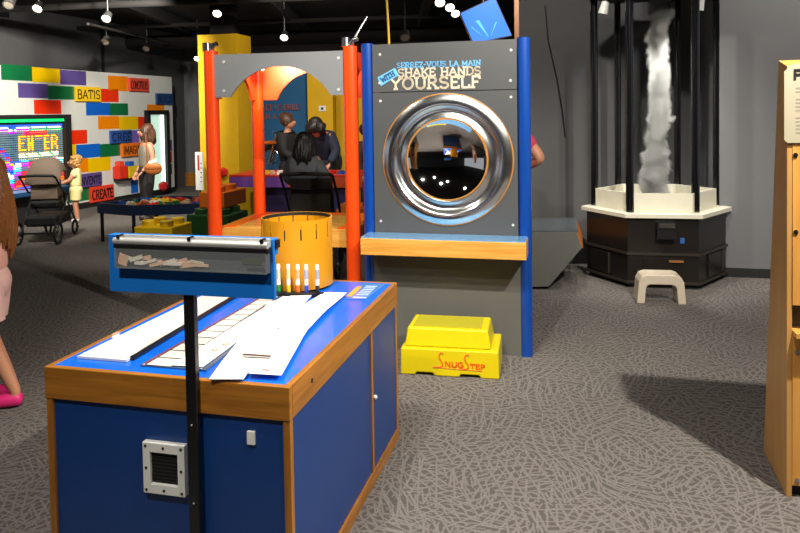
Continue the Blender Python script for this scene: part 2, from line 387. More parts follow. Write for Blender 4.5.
    if skirt:
        g = MB(); p = J['pelvis']; m = Matrix.Translation(p); g.lathe([(.07, .06), (.085, .0), (.115, -.1), (.13, -skirt)], m, 24); g.xf(S @ Matrix.Identity(4)).build('skirt', C(bottom, .8), root, True)
    else:
        g = MB(); pv = J['pelvis'].lerp(J['hipL'].lerp(J['hipR'], .5), .45); sp = J['spine']
        ax = (sp - pv).normalized(); sd_ = (J['hipL'] - J['hipR']).normalized(); fr_ = sd_.cross(ax).normalized(); hm2 = Matrix((sd_, fr_, ax)).transposed()
        g.sph(pv, .1 * fat, 20, (1.14, .86, .95), hm2)
        for q in 'LR':
            hp_, kn_, an_ = J['hip' + q], J['kn' + q], J['an' + q]
            if bottom_len == 'long': g.tube([hp_ + Vector((0, 0, .03)), hp_.lerp(kn_, .5), kn_, kn_.lerp(an_, .5), an_ + (kn_ - an_) * .04], [.07 * fat, .062 * fat, .047 * fat, .041, .038], 14)
            else: g.tube([hp_ + Vector((0, 0, .03)), hp_.lerp(kn_, .3), hp_.lerp(kn_, .62)], [.075 * fat, .07 * fat, .066 * fat], 14)
        g.xf(S).build('trousers' if bottom_len == 'long' else 'shorts', C(bottom, .8), root, True)
    for s in 'LR':
        a, t = J['an' + s], J['to' + s]; d = (t - a); d.z = 0; d.normalize()
        g = MB(); g.add(skin_mesh([a - d * .022 - Vector((0, 0, a.z - t.z)) + Vector((0, 0, .012)), a.lerp(t, .5) + Vector((0, 0, -.002)), t + d * .01 + Vector((0, 0, .005))], [(0, 1), (1, 2)], [.03, .03, .026]))
        g.xf(S).build('shoe', C(shoes, .5), root, True)
    g = MB(); bk = -fw
    g.sph(hc + up * hr * .22 + bk * hr * .2, hr * 1.1, 20, (1.08, 1.12, 1.22), hm)
    if curly:
        for k in range(40):
            a = random.uniform(0, 2 * PI); z = random.uniform(-.9, 1.2)
            q = hc + up * z * hr + (sd * math.cos(a) * 1.05 + bk * math.sin(a) * 1.15) * hr
            if (q - hc).dot(fw) > hr * .55 and z < .75: continue
            g.sph(q, hr * .3, 8)
    if hairlen:
        for k in range(15):
            a = rad(-25 + 230 * k / 14); st = hc + up * hr * .5 + (sd * math.cos(a) * .95 + bk * math.sin(a) * 1.05) * hr
            ln = hairlen * random.uniform(.85, 1.05); pts = []
            for i in range(7):
                t = i / 6; pts.append(st + Vector((0, 0, -ln * t)) + (sd * math.cos(a) * .5 + bk * (.5 + .8 * math.sin(a))) * hr * math.sin(t * 2.2) * .4 + Vector((math.sin(t * 7 + k) * .006, math.cos(t * 6 + k) * .006, 0)))
            g.tube(pts, [hr * x for x in (.35, .42, .42, .4, .36, .28, .08)], 8)
    g.xf(S).build('hair', MT[hair], root, True)
    return root, J

# ================================================================== the setting
A14 = rad(14); EX = Vector((math.cos(A14), -math.sin(A14), 0)); EY = Vector((math.sin(A14), math.cos(A14), 0)); EZ = Vector((0, 0, 1))
def wallbox(name, p, q, thick, z0, z1, m, back):
    """upright slab from p to q, thickness towards `back` (a horizontal vector)"""
    p = Vector((p[0], p[1], z0)); q = Vector((q[0], q[1], z0)); b = Vector(back).normalized() * thick
    mb = MB().prism([p, q, q + b, p + b], (0, 0, z1 - z0))
    return struct(mb.build(name, m))
CEIL = 3.45
struct(MB().bx((-13, -6, -.1), (9, 19, 0)).build('floor', MT['carpet']))
struct(MB().bx((-13, -6, CEIL), (9, 19, CEIL + .1)).build('ceiling', MT['ceil']))

# white mural wall on the far left
WT = Vector((.309, .951, 0)).normalized(); WN = Vector((WT.y, -WT.x, 0)); WA = Vector((-6.11, 10.608, 0))
w0 = WA - WT * 5.5; w1 = WA + WT * 4.33
wallL = wallbox('wall_left', w0, w1, .16, 0, 2.42, MT['wallwhite'], -WN)
o = MB().prism([w0 + WN * .012, w1 + WN * .012, w1, w0], (0, 0, .11)).build('baseboard_left', MT['blackm']); struct(o)
b0 = w0 - WN * .55; b1 = w1 - WN * .55 + WT * 1.2
wallbox('wall_left_upper', b0, b1, .1, 0, CEIL, MT['walldark'], -WN)
for s in (2.5, 6.2): 
    p = b0 + WT * (s + 2.2)
    struct(MB().prism([p, p + WT * .06, p + WT * .06 + WN * .03, p + WN * .03], (0, 0, CEIL)).build('trim_1', MT['blackm']))
wallbox('wall_back', (-6, 16.2), (5.5, 14.6), .12, 0, CEIL, MT['wallgrey'], (.1, 1, 0))
struct(MB().prism([(-6, 16.18, 0), (5.5, 14.58, 0), (5.5, 14.56, 0), (-6, 16.16, 0)], (0, 0, .3)).build('baseboard_back', MT['oak']))
# coloured partitions behind the booth
pb = D(256, 120, 12.1); pe = D(309, 120, 11.9)
wallbox('wall_blue', pb - EX * .3, pe, .1, 0, 2.42, MT['wallblue'], EY)
py0 = D(308, 120, 11.5); py1 = D(333, 120, 11.4)
wallbox('wall_yellow', py0, py1, .12, 0, 2.42, MT['wallyellow'], EY)
p2 = D(338, 120, 11.8)
wallbox('wall_yellow_back', p2 - EX * .15, p2 + EX * 1.5, .1, 0, 2.42, MT['wallyellow'], EY)
# yellow pillar
pl = D(199.5, 116, 11.0); pr = D(238, 116, 10.85)
ex = (Vector((pr.x - pl.x, pr.y - pl.y, 0))); 
pm = MB().prism([(pl.x, pl.y, 0), (pr.x, pr.y, 0), (pr.x + EY.x * .5, pr.y + EY.y * .5, 0), (pl.x + EY.x * .5, pl.y + EY.y * .5, 0)], (0, 0, 2.86)).build('pillar', MT['wallyellow']); struct(pm)
pb_ = (pl + pr) / 2 + EY * .25; struct(MB().bx((pb_.x - .18, pb_.y - .18, 2.86), (pb_.x + .18, pb_.y + .18, CEIL)).build('pillar_upper', MT['ceil']))
# dark walls on the right, with the alcove for the vapour column
wr0 = Vector((3.01, 6.59, 0)); wr1 = wr0 + EX * 4.5
wallbox('wall_right', wr0, wr1, .12, 0, CEIL, MT['wallgrey'], EY)
wallbox('wall_alcove_side', wr0 + EY * .12, wr0 + EY * 1.1, .1, 0, CEIL, MT['wallgrey'], EX)
wal = D(518, 110, 7.9); war = wr0 + EY * 1.1
dv = (Vector((war.x, war.y, 0)) - Vector((wal.x, wal.y, 0)))
wallbox('wall_alcove', (wal.x, wal.y), (war.x, war.y), .12, 0, 2.84, MT['walldark'], EY)
dn = dv.normalized(); nb = Vector((dn.y, -dn.x, 0))
w_ = Vector((wal.x, wal.y, 0))
struct(MB().prism([w_ + nb * .02 - dn * .03, w_ + nb * .02 + dn * .02, w_ + dn * .02 - nb * .14, w_ - dn * .03 - nb * .14], (0, 0, 2.86)).build('trim_2', MT['copper']))
struct(MB().prism([w_ + nb * .02, w_ + nb * .02 + dn * 1.9, w_ + dn * 1.9 - nb * .14, w_ - nb * .14], (0, 0, .03)).xf(Matrix.Translation((0, 0, 2.84))).build('trim_3', MT['copper']))
struct(MB().prism([wr0 - EY * .015, wr1 - EY * .015, wr1, wr0], (0, 0, .085)).build('baseboard_right', MT['blackm']))
struct(MB().prism([w_ + nb * .015, w_ + dv + nb * .015, w_ + dv, w_], (0, 0, .085)).build('baseboard_alcove', MT['blackm']))
# room behind the camera
wallbox('wall_front', (-13, -5.5), (9, -5.5), .1, 0, CEIL, MT['walldark'], (0, -1, 0))
# ceiling works
for (y, z, r) in ((9.5, 3.2, .05), (12.2, 3.25, .04), (13.6, 3.1, .14)):
    o = MB().cyl((-9, y + 1.2, z), (6, y - .8, z), r).build('ceiling_pipe', MT['ceil'], None, True); tag(o, {9.5: 'thin dark pipe running under the black ceiling, the nearest of the three', 12.2: 'thinnest dark pipe under the black ceiling, in the middle of the three', 13.6: 'wide dark duct pipe under the black ceiling beyond the lamps'}[y], 'pipe')
for k, x in enumerate((-6.5, -4.2, -2.0, .4, 2.6)):
    struct(MB().bx((x, 7.5, CEIL - .2), (x + .12, 16, CEIL)).build('ceiling_beam', MT['ceil']))

# ------------------------------------------------------------------ mural wall
def wallpt(u, v): return HIT(u, v, WA, WN)
def wall_sv(u, vt, vb):
    p = wallpt(u, (vt + vb) / 2); return (p - WA).dot(WT), wallpt(u, vt).z, wallpt(u, vb).z
def wallrect(u0, u1, vt, vb, t=.004, off=0.0, tl=None):
    s0, a0, c0 = wall_sv(u0, vt, vb); s1, a1, c1 = wall_sv(u1, vt if tl is None else tl, vb)
    zt, zb = (a0 + a1) / 2, (c0 + c1) / 2
    p = [WA + WT * s0 + EZ * zb, WA + WT * s1 + EZ * zb, WA + WT * s1 + EZ * zt, WA + WT * s0 + EZ * zt]
    return [q + WN * off for q in p], s0, s1, zb, zt
GRN, YEL, PUR, ORG, RED, BLU = '0f6b3c', 'f0c400', '5a4a8c', 'f08600', 'e8320c', '0f62c8'
blocks = [(1, 32, 65, 80.5, GRN), (32, 60, 68, 82.5, YEL), (60, 86, 70.5, 85, PUR), (108, 128, 76, 91, ORG), (18, 48, 83.5, 98, PUR), (48, 74, 86, 99.5, GRN), (99, 118.5, 89, 102, RED),
          (34, 61, 100, 114, RED), (86, 109.5, 102.7, 115.3, BLU), (109.5, 128, 103.3, 115.3, GRN), (147, 164, 104.5, 111, ORG), (98, 119, 116, 129, ORG), (119, 138, 116.4, 129.5, YEL), (138, 144.5, 116.8, 129, RED),
          (68, 87, 130, 144, RED), (130, 139, 130.3, 143, '7a62b8'), (68, 76, 144.5, 158, YEL), (76, 100, 144.2, 157.8, BLU), (100, 120, 143.6, 156.5, GRN), (68, 88, 158.5, 173, ORG), (88, 110.5, 157.6, 171.4, YEL),
          (68, 89, 187.5, 201.5, GRN), (131, 138, 180.5, 193, BLU), (166, 172, 140, 151, PUR), (166, 172, 151.5, 163, RED), (166, 172, 164, 174.5, GRN)]
for (u0, u1, vt, vb, c) in blocks:
    r, *_ = wallrect(u0, u1, vt, vb)
    o = MB().prism(r, WN * .003).build('color_block', C(c, .35, coat=.2), wallL); o['kind'] = 'structure'
def word_sign(txt, u0, u1, vt, vb, c, label, ink='141414', w=.13):
    r, s0, s1, zb, zt = wallrect(u0, u1, vt, vb, off=.002)
    root = thing('word_sign', label, 'sign', WA + WT * ((s0 + s1) / 2) + EZ * zb, math.atan2(WT.y, WT.x), 'raised word signs on the white mural wall')
    W = abs(s1 - s0); h = zt - zb
    MB().bx((-W / 2, -.05, 0), (W / 2, -.003, h)).build('board', C(c, .5), root, bevel=.006)
    lettering(MB(), txt, (-W * .44, -.05, h * .18), (1, 0, 0), (0, 0, 1), W * .88, h * .58, w).build('lettering', C(ink, .6), root)
word_sign("BATIS", 74, 99, 86.8, 101.5, 'f4c81c', 'raised yellow sign on the white wall reading BATIS in black')
word_sign("CONSTRUIS", 128, 147, 78.3, 91.5, 'dc4a34', 'raised red sign high on the white wall reading CONSTRUIS', '3a0c10', .1)
word_sign("BUILD", 155, 171, 93.5, 104.5, '1c4478', 'raised dark blue sign above the lit panel, near the wall end', '0c2040')
word_sign("CREE^", 109, 130, 130.2, 143, '284e96', 'raised blue sign on the white wall reading CREE in black', '0c1a3c', .15)
word_sign("IMAGINE", 120, 143, 142.8, 156, 'f07818', 'raised orange sign on the white wall reading IMAGINE', '2a0c08')
word_sign("INVENTE", 76, 100, 173.2, 186.6, '5c4484', 'raised purple sign beside the toddler reading INVENTE', '141020')
word_sign("CREATE", 88.7, 112, 185.6, 201, 'e03c20', 'raised red sign low on the white wall reading CREATE', '2c0a08', .15)
# lit panel beside the woman
r, s0, s1, zb, zt = wallrect(145, 166.5, 110.5, 194, off=.002, tl=112)
zt += .02
root = thing('light_panel', 'tall dark framed panel glowing pale green on the white wall behind the woman', 'light panel', WA + WT * ((s0 + s1) / 2) + EZ * zb, math.atan2(WT.y, WT.x))
W, h = s1 - s0, zt - zb
mb = MB()
for a, b in (((-W / 2, 0), (-W / 2 + .09, h)), ((W / 2 - .09, 0), (W / 2, h)), ((-W / 2, h - .09), (W / 2, h)), ((-W / 2, 0), (W / 2, .09))): mb.bx((a[0], -.09, a[1]), (b[0], -.004, b[1]))
mb.build('frame', MT['blackm'], root)
MB().bx((-W / 2 + .09, -.03, .09), (W / 2 - .09, -.006, h - .09)).build('diffuser', GL('b4d4c4', .75), root)
MB().bx((W / 2 - .2, -.05, .1), (W / 2 - .13, -.031, h - .1)).build('light_tube', GL('f0fff4', 2.2), root)
# raised cubes on the wall
for (u0, u1, vt, vb, c, lab, cap, cc) in ((112.5, 121.5, 166, 178.5, 'dc3018', 'red box fixed to the white wall beside a yellow box', (113, 118, 161.5), 'e84a30'), (122, 131.5, 166, 177.5, 'e8c81c', 'yellow box fixed to the white wall with a blue cube on it', (125, 130, 161.5), '1c62b8')):
    r, s0, s1, zb, zt = wallrect(u0, u1, vt, vb, off=.002)
    root = thing('wall_box', lab, 'box', WA + WT * ((s0 + s1) / 2) + EZ * zb, math.atan2(WT.y, WT.x))
    W, h = s1 - s0, zt - zb
    MB().bx((-W / 2, -.16, 0), (W / 2, -.003, h)).build('body', C(c, .5), root, bevel=.01)
    MB().bx((-W * .3, -.12, h), (W * .25, -.02, h + .09)).build('cube', C(cc, .5), root, bevel=.008)
    MB().bx((-W * .45, -.14, -.04), (W * .45, -.01, 0)).build('bracket', MT['blackm'], root)

# lite wall
s0 = (wallpt(-40, 160) - WA).dot(WT); s1 = (wallpt(67, 160) - WA).dot(WT)
zt = wallpt(60, 114.5).z; zb = .3
root = thing('peg_light_wall', 'black framed wall of glowing coloured light pegs spelling a yellow word', 'light wall', WA + WT * s1, math.atan2(WT.y, WT.x))
Lw = s1 - s0
mb = MB()
mb.bx((-Lw, -.12, zt - .055), (0, -.004, zt)).bx((-.13, -.12, zb), (0, -.004, zt - .056)).bx((-Lw, -.12, zb), (-Lw + .13, -.004, zt)).bx((-Lw, -.12, zb), (0, -.004, zb + .12))
mb.build('frame', MT['blackm'], root)
MB().bx((-Lw + .13, -.05, zb + .12), (-.13, -.006, zt - .056)).build('screen_board', C('1c2c3c', .3), root)
MB().bx((-Lw + .13, -.09, zt - .115), (-.13, -.055, zt - .066)).build('light_tube', GL('10c060', 1.1), root)
word = {'E': ["1111", "1000", "1000", "1110", "1000", "1000", "1111"], 'N': ["1001", "1101", "1101", "1011", "1011", "1001", "1001"], 'T': ["11111", "00100", "00100", "00100", "00100", "00100", "00100"], 'R': ["1110", "1001", "1001", "1110", "1010", "1001", "1001"]}
pal = dict(y=GL('ffb410', 1.4), w=GL('e8f0c8', 1.5), b=GL('1c50e8', 1.3), r=GL('e01838', 1.2), p=GL('a828d8', 1.2), g=GL('18a860', 1.1), d=GL('587c90', .3), c=GL('30b8d8', 1.2), o=GL('f06010', 1.3))
pitch = .036; pz = .035
pts = []
ncol = int((Lw - .3) / pitch); nrow = int((zt - zb - .32) / pz)
ends = [(wallpt(v_, 140) - WA).dot(WT) - s1 for v_ in (24, 60)]
cw = int((ends[0] + .15) / -pitch); 
wordcols = []
for ch in "ENTER":
    for k in range(len(word[ch][0])): wordcols.append([row[k] for row in word[ch]])
    wordcols.append(['0'] * 7)
c_start = int(-(ends[0]) / pitch); c_end = int(-(ends[1]) / pitch)
for i in range(ncol):
    for j in range(nrow):
        x = -.17 - i * pitch; z = zt - .17 - j * pz
        c = 'd'
        if j == 0 or j == 1: c = 'b'
        elif j == 2: c = 'w' if i % 9 else 'g'
        elif j == 3: c = 'g' if i < 19 else ('p' if i < 52 else 'g')
        elif j in (4, 5) and 8 < i < 22: c = 'r'
        wi = c_start - i
        span = c_start - c_end
        if 0 <= wi <= span and 6 <= j < 13:
            col = int(wi * len(wordcols) / (span + 1))
            if wordcols[col][j - 6] == '1': c = 'y'
        if j in (14, 15) and 0 <= wi <= span: c = 'w' if (i + j) % 7 else 'g'
        if j > 16: 
            hsh = (i // 4 * 7 + j // 2 * 13) % 11
            c = ('d', 'p', 'r', 'b', 'o', 'w', 'd', 'c', 'r', 'p', 'y')[hsh] if i < 33 else ('d', 'd', 'b', 'd', 'r', 'd', 'g', 'd', 'd', 'p', 'd')[hsh]
        if c == 'd' and i > c_start and j > 10 and abs((i - c_start - 4) - (17 - j)) < 2: c = 'b' if j % 3 else 'r'
        pts.append((x, z, c))
me0 = {}
for c, m in pal.items():
    t = MB().cyl((0, 0, 0), (0, -.03, 0), .0145, .012, 6).build('light_peg', m, root); me0[c] = t.data; bpy.data.objects.remove(t)
vis = list(pts)
vis.sort(key=lambda q: (q[0], -q[1]))
near = [q for q in vis if (WA + WT * (s1 + q[0])).y > 10.75][:100]; nset = set((q[0], q[1]) for q in near)
for (x, z, c) in near:
    o = bpy.data.objects.new('light_peg', me0[c]); COL.objects.link(o); o.parent = root; o.location = (x, -.05, z)
rest = MB(); keys = list(pal)
for (x, z, c) in pts:
    if (x, z) in nset: continue
    n0 = len(rest.bm.faces); rest.cyl((x, -.05, z), (x, -.08, z), .0145, .012, 6)
    rest.bm.faces.ensure_lookup_table()
    for f in rest.bm.faces[n0:]: f.material_index = keys.index(c)
o = rest.build('light_pegs', [pal[k] for k in keys], root); o['kind'] = 'stuff'
# black console under the light wall with blue tray
cp = G(67, 217); cd_ = max(.05, (cp - WA).dot(WN) - .14); root = thing('peg_console', 'black console with shiny blue peg trays below the light wall beside the toddler', 'console', cp, math.atan2(WT.y, WT.x))
MB().bx((-1.9, 0, 0), (0, cd_, .5)).build('body', MT['blackm'], root, bevel=.02)
MB().prism([(-1.85, -.16, .44), (-1.85, -.002, .47), (-1.85, -.002, .53), (-1.85, -.16, .50)], (1.83, 0, 0)).build('tray', C('16426c', .25), root, bevel=.01)
MB().prism([(-1.82, -.14, .507), (-1.82, -.02, .53), (-1.82, -.02, .534), (-1.82, -.14, .511)], (1.77, 0, 0)).build('peg_bed', C('3c7cb0', .3), root)
# ================================================================== foreground table
TZ = .77
TO = Vector((-1.203, 2.313, 0)); TW, TL = .881, 1.335
def local(o, p, ang=A14):
    d = Vector(p) - Vector(o); c, s = math.cos(ang), math.sin(ang)
    return Vector((d.x * c - d.y * s, d.x * s + d.y * c, d.z))
def onfront(o, u, v, y=0.0):
    return local(o, HIT(u, v, o + EY * y, EY))
table = thing('activity_table', 'blue laminate activity table with oak edging, holding a drum and paper strips', 'table', TO, -A14)
MB().bx((.022, .022, .70), (TW - .022, TL - .022, TZ - .001)).build('tabletop', MT['tableblue'], table)
mb = MB()
mb.bx((0, 0, TZ - .107), (TW, .022, TZ)); ap = mb.build('apron', MT['oak'], table, bevel=.003)
MB().bx((0, TL - .022, TZ - .107), (TW, TL, TZ)).build('apron', MT['oak'], table, bevel=.003)
for x in (0, TW - .022): MB().bx((x, .0225, TZ - .107), (x + .022, TL - .0225, TZ)).build('apron', MT['oaky'], table, bevel=.003)
for x in (.002, TW - .026):
    for y in (.004, TL - .034): MB().bx((x, y, 0), (x + .024, y + .024, TZ - .107)).build('corner_post', MT['oakz'], table, bevel=.002)
MB().bx((.0265, .014, .0), (TW - .0265, .03, TZ - .107)).build('front_panel', MT['panelblue'], table)
MB().bx((.014, .034, .0), (.03, TL - .034, TZ - .107)).build('side_panel', MT['panelblue'], table)
MB().bx((.032, TL - .03, .0), (TW - .032, TL - .014, TZ - .107)).build('back_panel', MT['panelblue'], table)
# right side: fixed panel, door strip and door
def onside(u, v): return local(TO, HIT(u, v, TO + EX * TW, EX))
ys = onside(374, 440).y
MB().bx((TW - .026, .034, .057), (TW - .008, ys - .014, TZ - .107)).build('side_panel', MT['panelblue'], table)
MB().bx((TW - .026, ys - .012, .057), (TW - .002, ys + .012, TZ - .107)).build('door_strip', MT['oakz'], table)
dr = MB().bx((TW - .026, ys + .015, .057), (TW - .006, TL - .034, TZ - .107)).build('door', MT['panelblue'], table)
kz = onside(376, 396)
MB().sph((TW, ys + .03, kz.z), .01).build('knob', MT['white'], dr, True)
MB().bx((TW - .026, .034, 0), (TW, TL, .056)).build('plinth', MT['oaky'], table, bevel=.002)
k = onside(312, 380.5); MB().cyl((TW - .001, k.y, k.z), (TW + .0015, k.y, k.z), .008).build('plug', MT['ink'], table)
# loudspeaker plate
p = onfront(TO, 166, 467.5, .006); w, hh = .075, .083
sp = MB()
for a, b in (((-w, -hh), (-w * .66, hh)), ((w * .66, -hh), (w, hh)), ((-w * .66, hh * .62), (w * .66, hh)), ((-w * .66, -hh), (w * .66, -hh * .62))):
    sp.bx((p.x + a[0], -.008, p.z + a[1]), (p.x + b[0], .0138, p.z + b[1]))
spk = sp.build('speaker_grille', MT['white'], table, bevel=.002)
spk['label'] = 'square white plate with a dark grille opening'
g = MB().bx((p.x - w * .66, .004, p.z - hh * .62), (p.x + w * .66, .0135, p.z + hh * .62))
for k in range(9): g.bx((p.x - w * .64, .002, p.z - hh * .56 + k * hh * .14 - .002), (p.x + w * .64, .0045, p.z - hh * .56 + k * hh * .14 + .002))
g.build('grille', MT['blackm'], spk)
for (a, b) in ((-.85, -.86), (.85, -.86), (-.85, .86), (.85, .86), (0, -.83), (0, .83), (-.84, 0), (.84, 0)):
    MB().cyl((p.x + a * w, -.010, p.z + b * hh), (p.x + a * w, -.0075, p.z + b * hh), .0045, n=10).build('screw', MT['lampbody'], spk)
p = onfront(TO, 252, 437, .014)
MB().bx((p.x - .014, .004, p.z - .022), (p.x + .014, .0138, p.z + .022)).build('switch', MT['white'], table, bevel=.003)
# printed laminate at the far right corner
q = [local(TO, G(u, v, TZ)) for u, v in ((345, 299), (366, 299.7), (386, 284.5), (362, 283.5))]
pp = MB().prism([(a.x, a.y, TZ + .0002) for a in q], (0, 0, .0022)).build('printed_panel', C('4a86d8', .15, coat=.6), table)
d1 = (q[1] - q[0]); d2 = (q[3] - q[0])
def quadp(a, b, c, d, z=TZ + .0027): return [((q[0] + d1 * s + d2 * t).x, (q[0] + d1 * s + d2 * t).y, z) for s, t in ((a, c), (b, c), (b, d), (a, d))]
mb = MB()
for k in range(6): mb.prism(quadp(.35, .92, .22 + k * .11, .27 + k * .11), (0, 0, .0006))
mb.prism(quadp(.3, .95, .05, .12), (0, 0, .0006)); mb.build('printed_lines', C('b8cce8', .5), pp)
MB().prism(quadp(-.05, .2, .12, .75), (0, 0, .0006)).build('printed_arrow', C('d8a838', .5), pp)

# things on the table top
ori = {}
def ribbon(name, L, R, thick, m, label, cat, group=None, z0=TZ + .001, wave=.002, seg=14, lift=None):
    """flat strip between left and right pixel edges on the table top"""
    def samp(P, t):
        n = len(P) - 1; x = t * n; i = min(int(x), n - 1); f = x - i
        return P[i].lerp(P[i + 1], f)
    Lw_ = [G(u, v, TZ) for u, v in L]; Rw = [G(u, v, TZ) for u, v in R]
    rows = []
    for i in range(seg + 1):
        t = i / seg; a, b = samp(Lw_, t), samp(Rw, t); z = z0 + wave * (1 + math.sin(t * 9 + z0 * 900)) + (lift(t) if lift else 0)
        rows.append([Vector((*a.lerp(b, s).xy, z)) for s in (0, .33, .66, 1)])
    o = MB().grid(rows, (0, 0, thick)).build(name, m, None, True)
    return tag(o, label, cat, group)
# white strip board with black rail
A_, B_, C_, D_ = G(77, 358.5, TZ), G(126.5, 362.5, TZ), G(243, 292, TZ), G(213, 292, TZ)
wb = thing('strip_board', 'long white plastic strip board along the left side of the blue table top', 'board', (A_ + B_) / 2)
off = wb.location
lc = lambda P, z: [(a - off) + Vector((0, 0, z)) for a in P]
MB().prism(lc((A_, B_, C_, D_), .0005), (0, 0, .008)).build('board', C('dcdcd8', .4), wb)
dd = (C_ - B_).normalized(); nn = Vector((dd.y, -dd.x, 0))
MB().prism(lc((B_ + dd * .02, B_ + dd * .02 + nn * .016, C_ + nn * .016, C_), .0006), (0, 0, .014)).build('rail', MT['black'], wb, bevel=.002)
for (u, v) in ((82, 357.2), (121, 360)): 
    s_ = G(u, v, TZ); MB().cyl((s_ - off) + Vector((0, 0, .0085)), (s_ - off) + Vector((0, 0, .0105)), .004, n=10).build('screw', MT['screw'], wb)
# clear guide with frame cells
A_, B_, C_, D_ = G(140.5, 366, TZ), G(206, 371.5, TZ), G(297, 297.5, TZ), G(262, 297, TZ)
gd = thing('frame_guide', 'clear guide plate with a row of black outlined drawing frames between board and paper strips', 'guide plate', (A_ + B_) / 2); off = gd.location
MB().prism(lc((A_, B_, C_, D_), .0005), (0, 0, .004)).build('plate', C('5a6e86', .15, coat=.5), gd)
dl = D_ - A_; dc = C_ - B_; N_ = 12
for k in range(N_):
    t0, t1 = (k + .06) / N_, (k + .94) / N_
    P0, P1 = A_ + dl * t0, A_ + dl * t1; Q0, Q1 = B_ + dc * t0, B_ + dc * t1
    MB().prism(lc((P0.lerp(Q0, .08), P0.lerp(Q0, .46), P1.lerp(Q1, .46), P1.lerp(Q1, .08)), .0046), (0, 0, .001)).build('frame_cell', C('dad6cc', .6), gd)
MB().prism(lc((A_.lerp(B_, .06), A_.lerp(B_, .48), D_.lerp(C_, .48), D_.lerp(C_, .06)), .0043), (0, 0, .0005)).build('frame_band', MT['ink'], gd)
MB().prism(lc((A_.lerp(B_, .02), A_.lerp(B_, .05), D_.lerp(C_, .05), D_.lerp(C_, .02)), .0043), (0, 0, .0012)).build('red_edge', C('8a3030', .6), gd)
for (u, v) in ((144, 366.5), (201, 370.5)):
    s_ = G(u, v, TZ); MB().cyl((s_ - off) + Vector((0, 0, .0055)), (s_ - off) + Vector((0, 0, .008)), .004, n=10).build('screw', MT['screw'], gd)
# drawn strip with orange circles lying on the guide
def strip(L, R, label, z0, **k): return ribbon('paper_strip', L, R, .0008, MT['paper'], label, 'paper strip', 'paper drawing strips on the blue table', z0, **k)
s1_ = strip([(172, 368), (230, 331), (283, 298)], [(203, 369.8), (262, 325), (301, 299)], 'white paper strip with small orange drawn circles lying on the clear guide', TZ + .0075, wave=.0008)
mb = MB()
for (u, v, r) in ((240, 340, .011), (226, 347, .011), (215, 352.5, .01), (248, 332, .009)):
    c_ = G(u, v, TZ); mb.lathe([(r, 0), (r * .7, 0), (r * .7, .0006), (r, .0006)], Matrix.Translation((c_.x, c_.y, TZ + .0108)), 20, True)
o = mb.build('drawing', C('e0935c', .7), s1_)
strip([(209, 383), (239, 343.5), (269, 304.5)], [(243.5, 383), (272, 343), (291, 304)], 'blank white paper strip overhanging the front edge of the blue table', TZ + .011, wave=.002)
strip([(270, 330), (280, 315), (290, 298)], [(288, 330), (300, 310), (312, 297.5)], 'short white paper strip tucked under two others near the drum', TZ + .009, wave=.0006)
s3_ = strip([(248.5, 379), (272, 340), (300, 311), (324, 295.5)], [(281.5, 381), (306, 335.5), (327, 314), (347, 296)], 'white paper strip nearest the right edge of the blue table, with a red mark', TZ + .0145, wave=.0018)
c_ = G(266, 376, TZ)
MB().prism([Vector((*c_.xy, 0)) + EX * a + EY * b for a, b in ((-.012, -.003), (.012, -.003), (.012, .003), (-.012, .003))], (0, 0, .0007)).xf(Matrix.Translation((0, 0, TZ + .0198))).build('red_mark', C('c84a5a', .7), s3_)
a, b = G(243, 361.5, TZ), G(271, 363.5, TZ); dd = (b - a).normalized(); nn = Vector((-dd.y, dd.x, 0))
o = MB().prism([a + nn * .006, a - nn * .006, b - nn * .006, b + nn * .006], (0, 0, .006)).xf(Matrix.Translation((0, 0, .0205))).build('holding_bar', MT['steel'], None, bevel=.002)
tag(o, 'small flat steel bar holding down the two widest paper strips', 'bar')

# zoetrope drum
dc_ = G(298, 285, TZ); dc_ = Vector((dc_.x, dc_.y, TZ)); RZ = .170
drum = thing('slotted_drum', 'round amber yellow slotted drum open at the top on the blue table', 'drum', dc_)
HT = .335; SL0, SL1 = .245, .318; NS = 14; sw = .0075 / RZ
mb = MB()
mb.lathe([(RZ, .012), (RZ, SL0), (RZ - .005, SL0), (RZ - .005, .018), (0.01, .018), (0.01, .012)], None, 84, True)
mb.lathe([(RZ, SL1), (RZ, HT), (RZ - .005, HT), (RZ - .005, SL1)], None, 84, True)
slot_c = [2 * PI * k / NS + rad(-90 - 14 + 3) for k in range(NS)]
for k in range(NS):
    a0 = slot_c[k] + sw / 2; a1 = slot_c[k] + 2 * PI / NS - sw / 2
    outer = [(RZ * math.cos(a0 + (a1 - a0) * i / 8), RZ * math.sin(a0 + (a1 - a0) * i / 8), SL0) for i in range(9)]
    inner = [(x * (RZ - .005) / RZ, y * (RZ - .005) / RZ, z) for x, y, z in outer]
    mb.prism(outer + inner[::-1], (0, 0, SL1 - SL0))
mb.build('drum_wall', MT['zoe'], drum, True)
MB().lathe([(RZ - .0056, .02), (RZ - .0056, SL0 - .002), (RZ - .0066, SL0 - .002), (RZ - .0066, .02)], None, 64, True).build('liner', MT['blackm'], drum, True)
MB().lathe([(RZ - .0056, SL1 + .001), (RZ - .0056, HT - .001), (RZ - .0066, HT - .001), (RZ - .0066, SL1 + .001)], None, 64, True).build('liner', MT['blackm'], drum, True)
MB().cyl((0, 0, .0), (0, 0, .012), .06, n=32).build('turntable', MT['black'], drum, True)
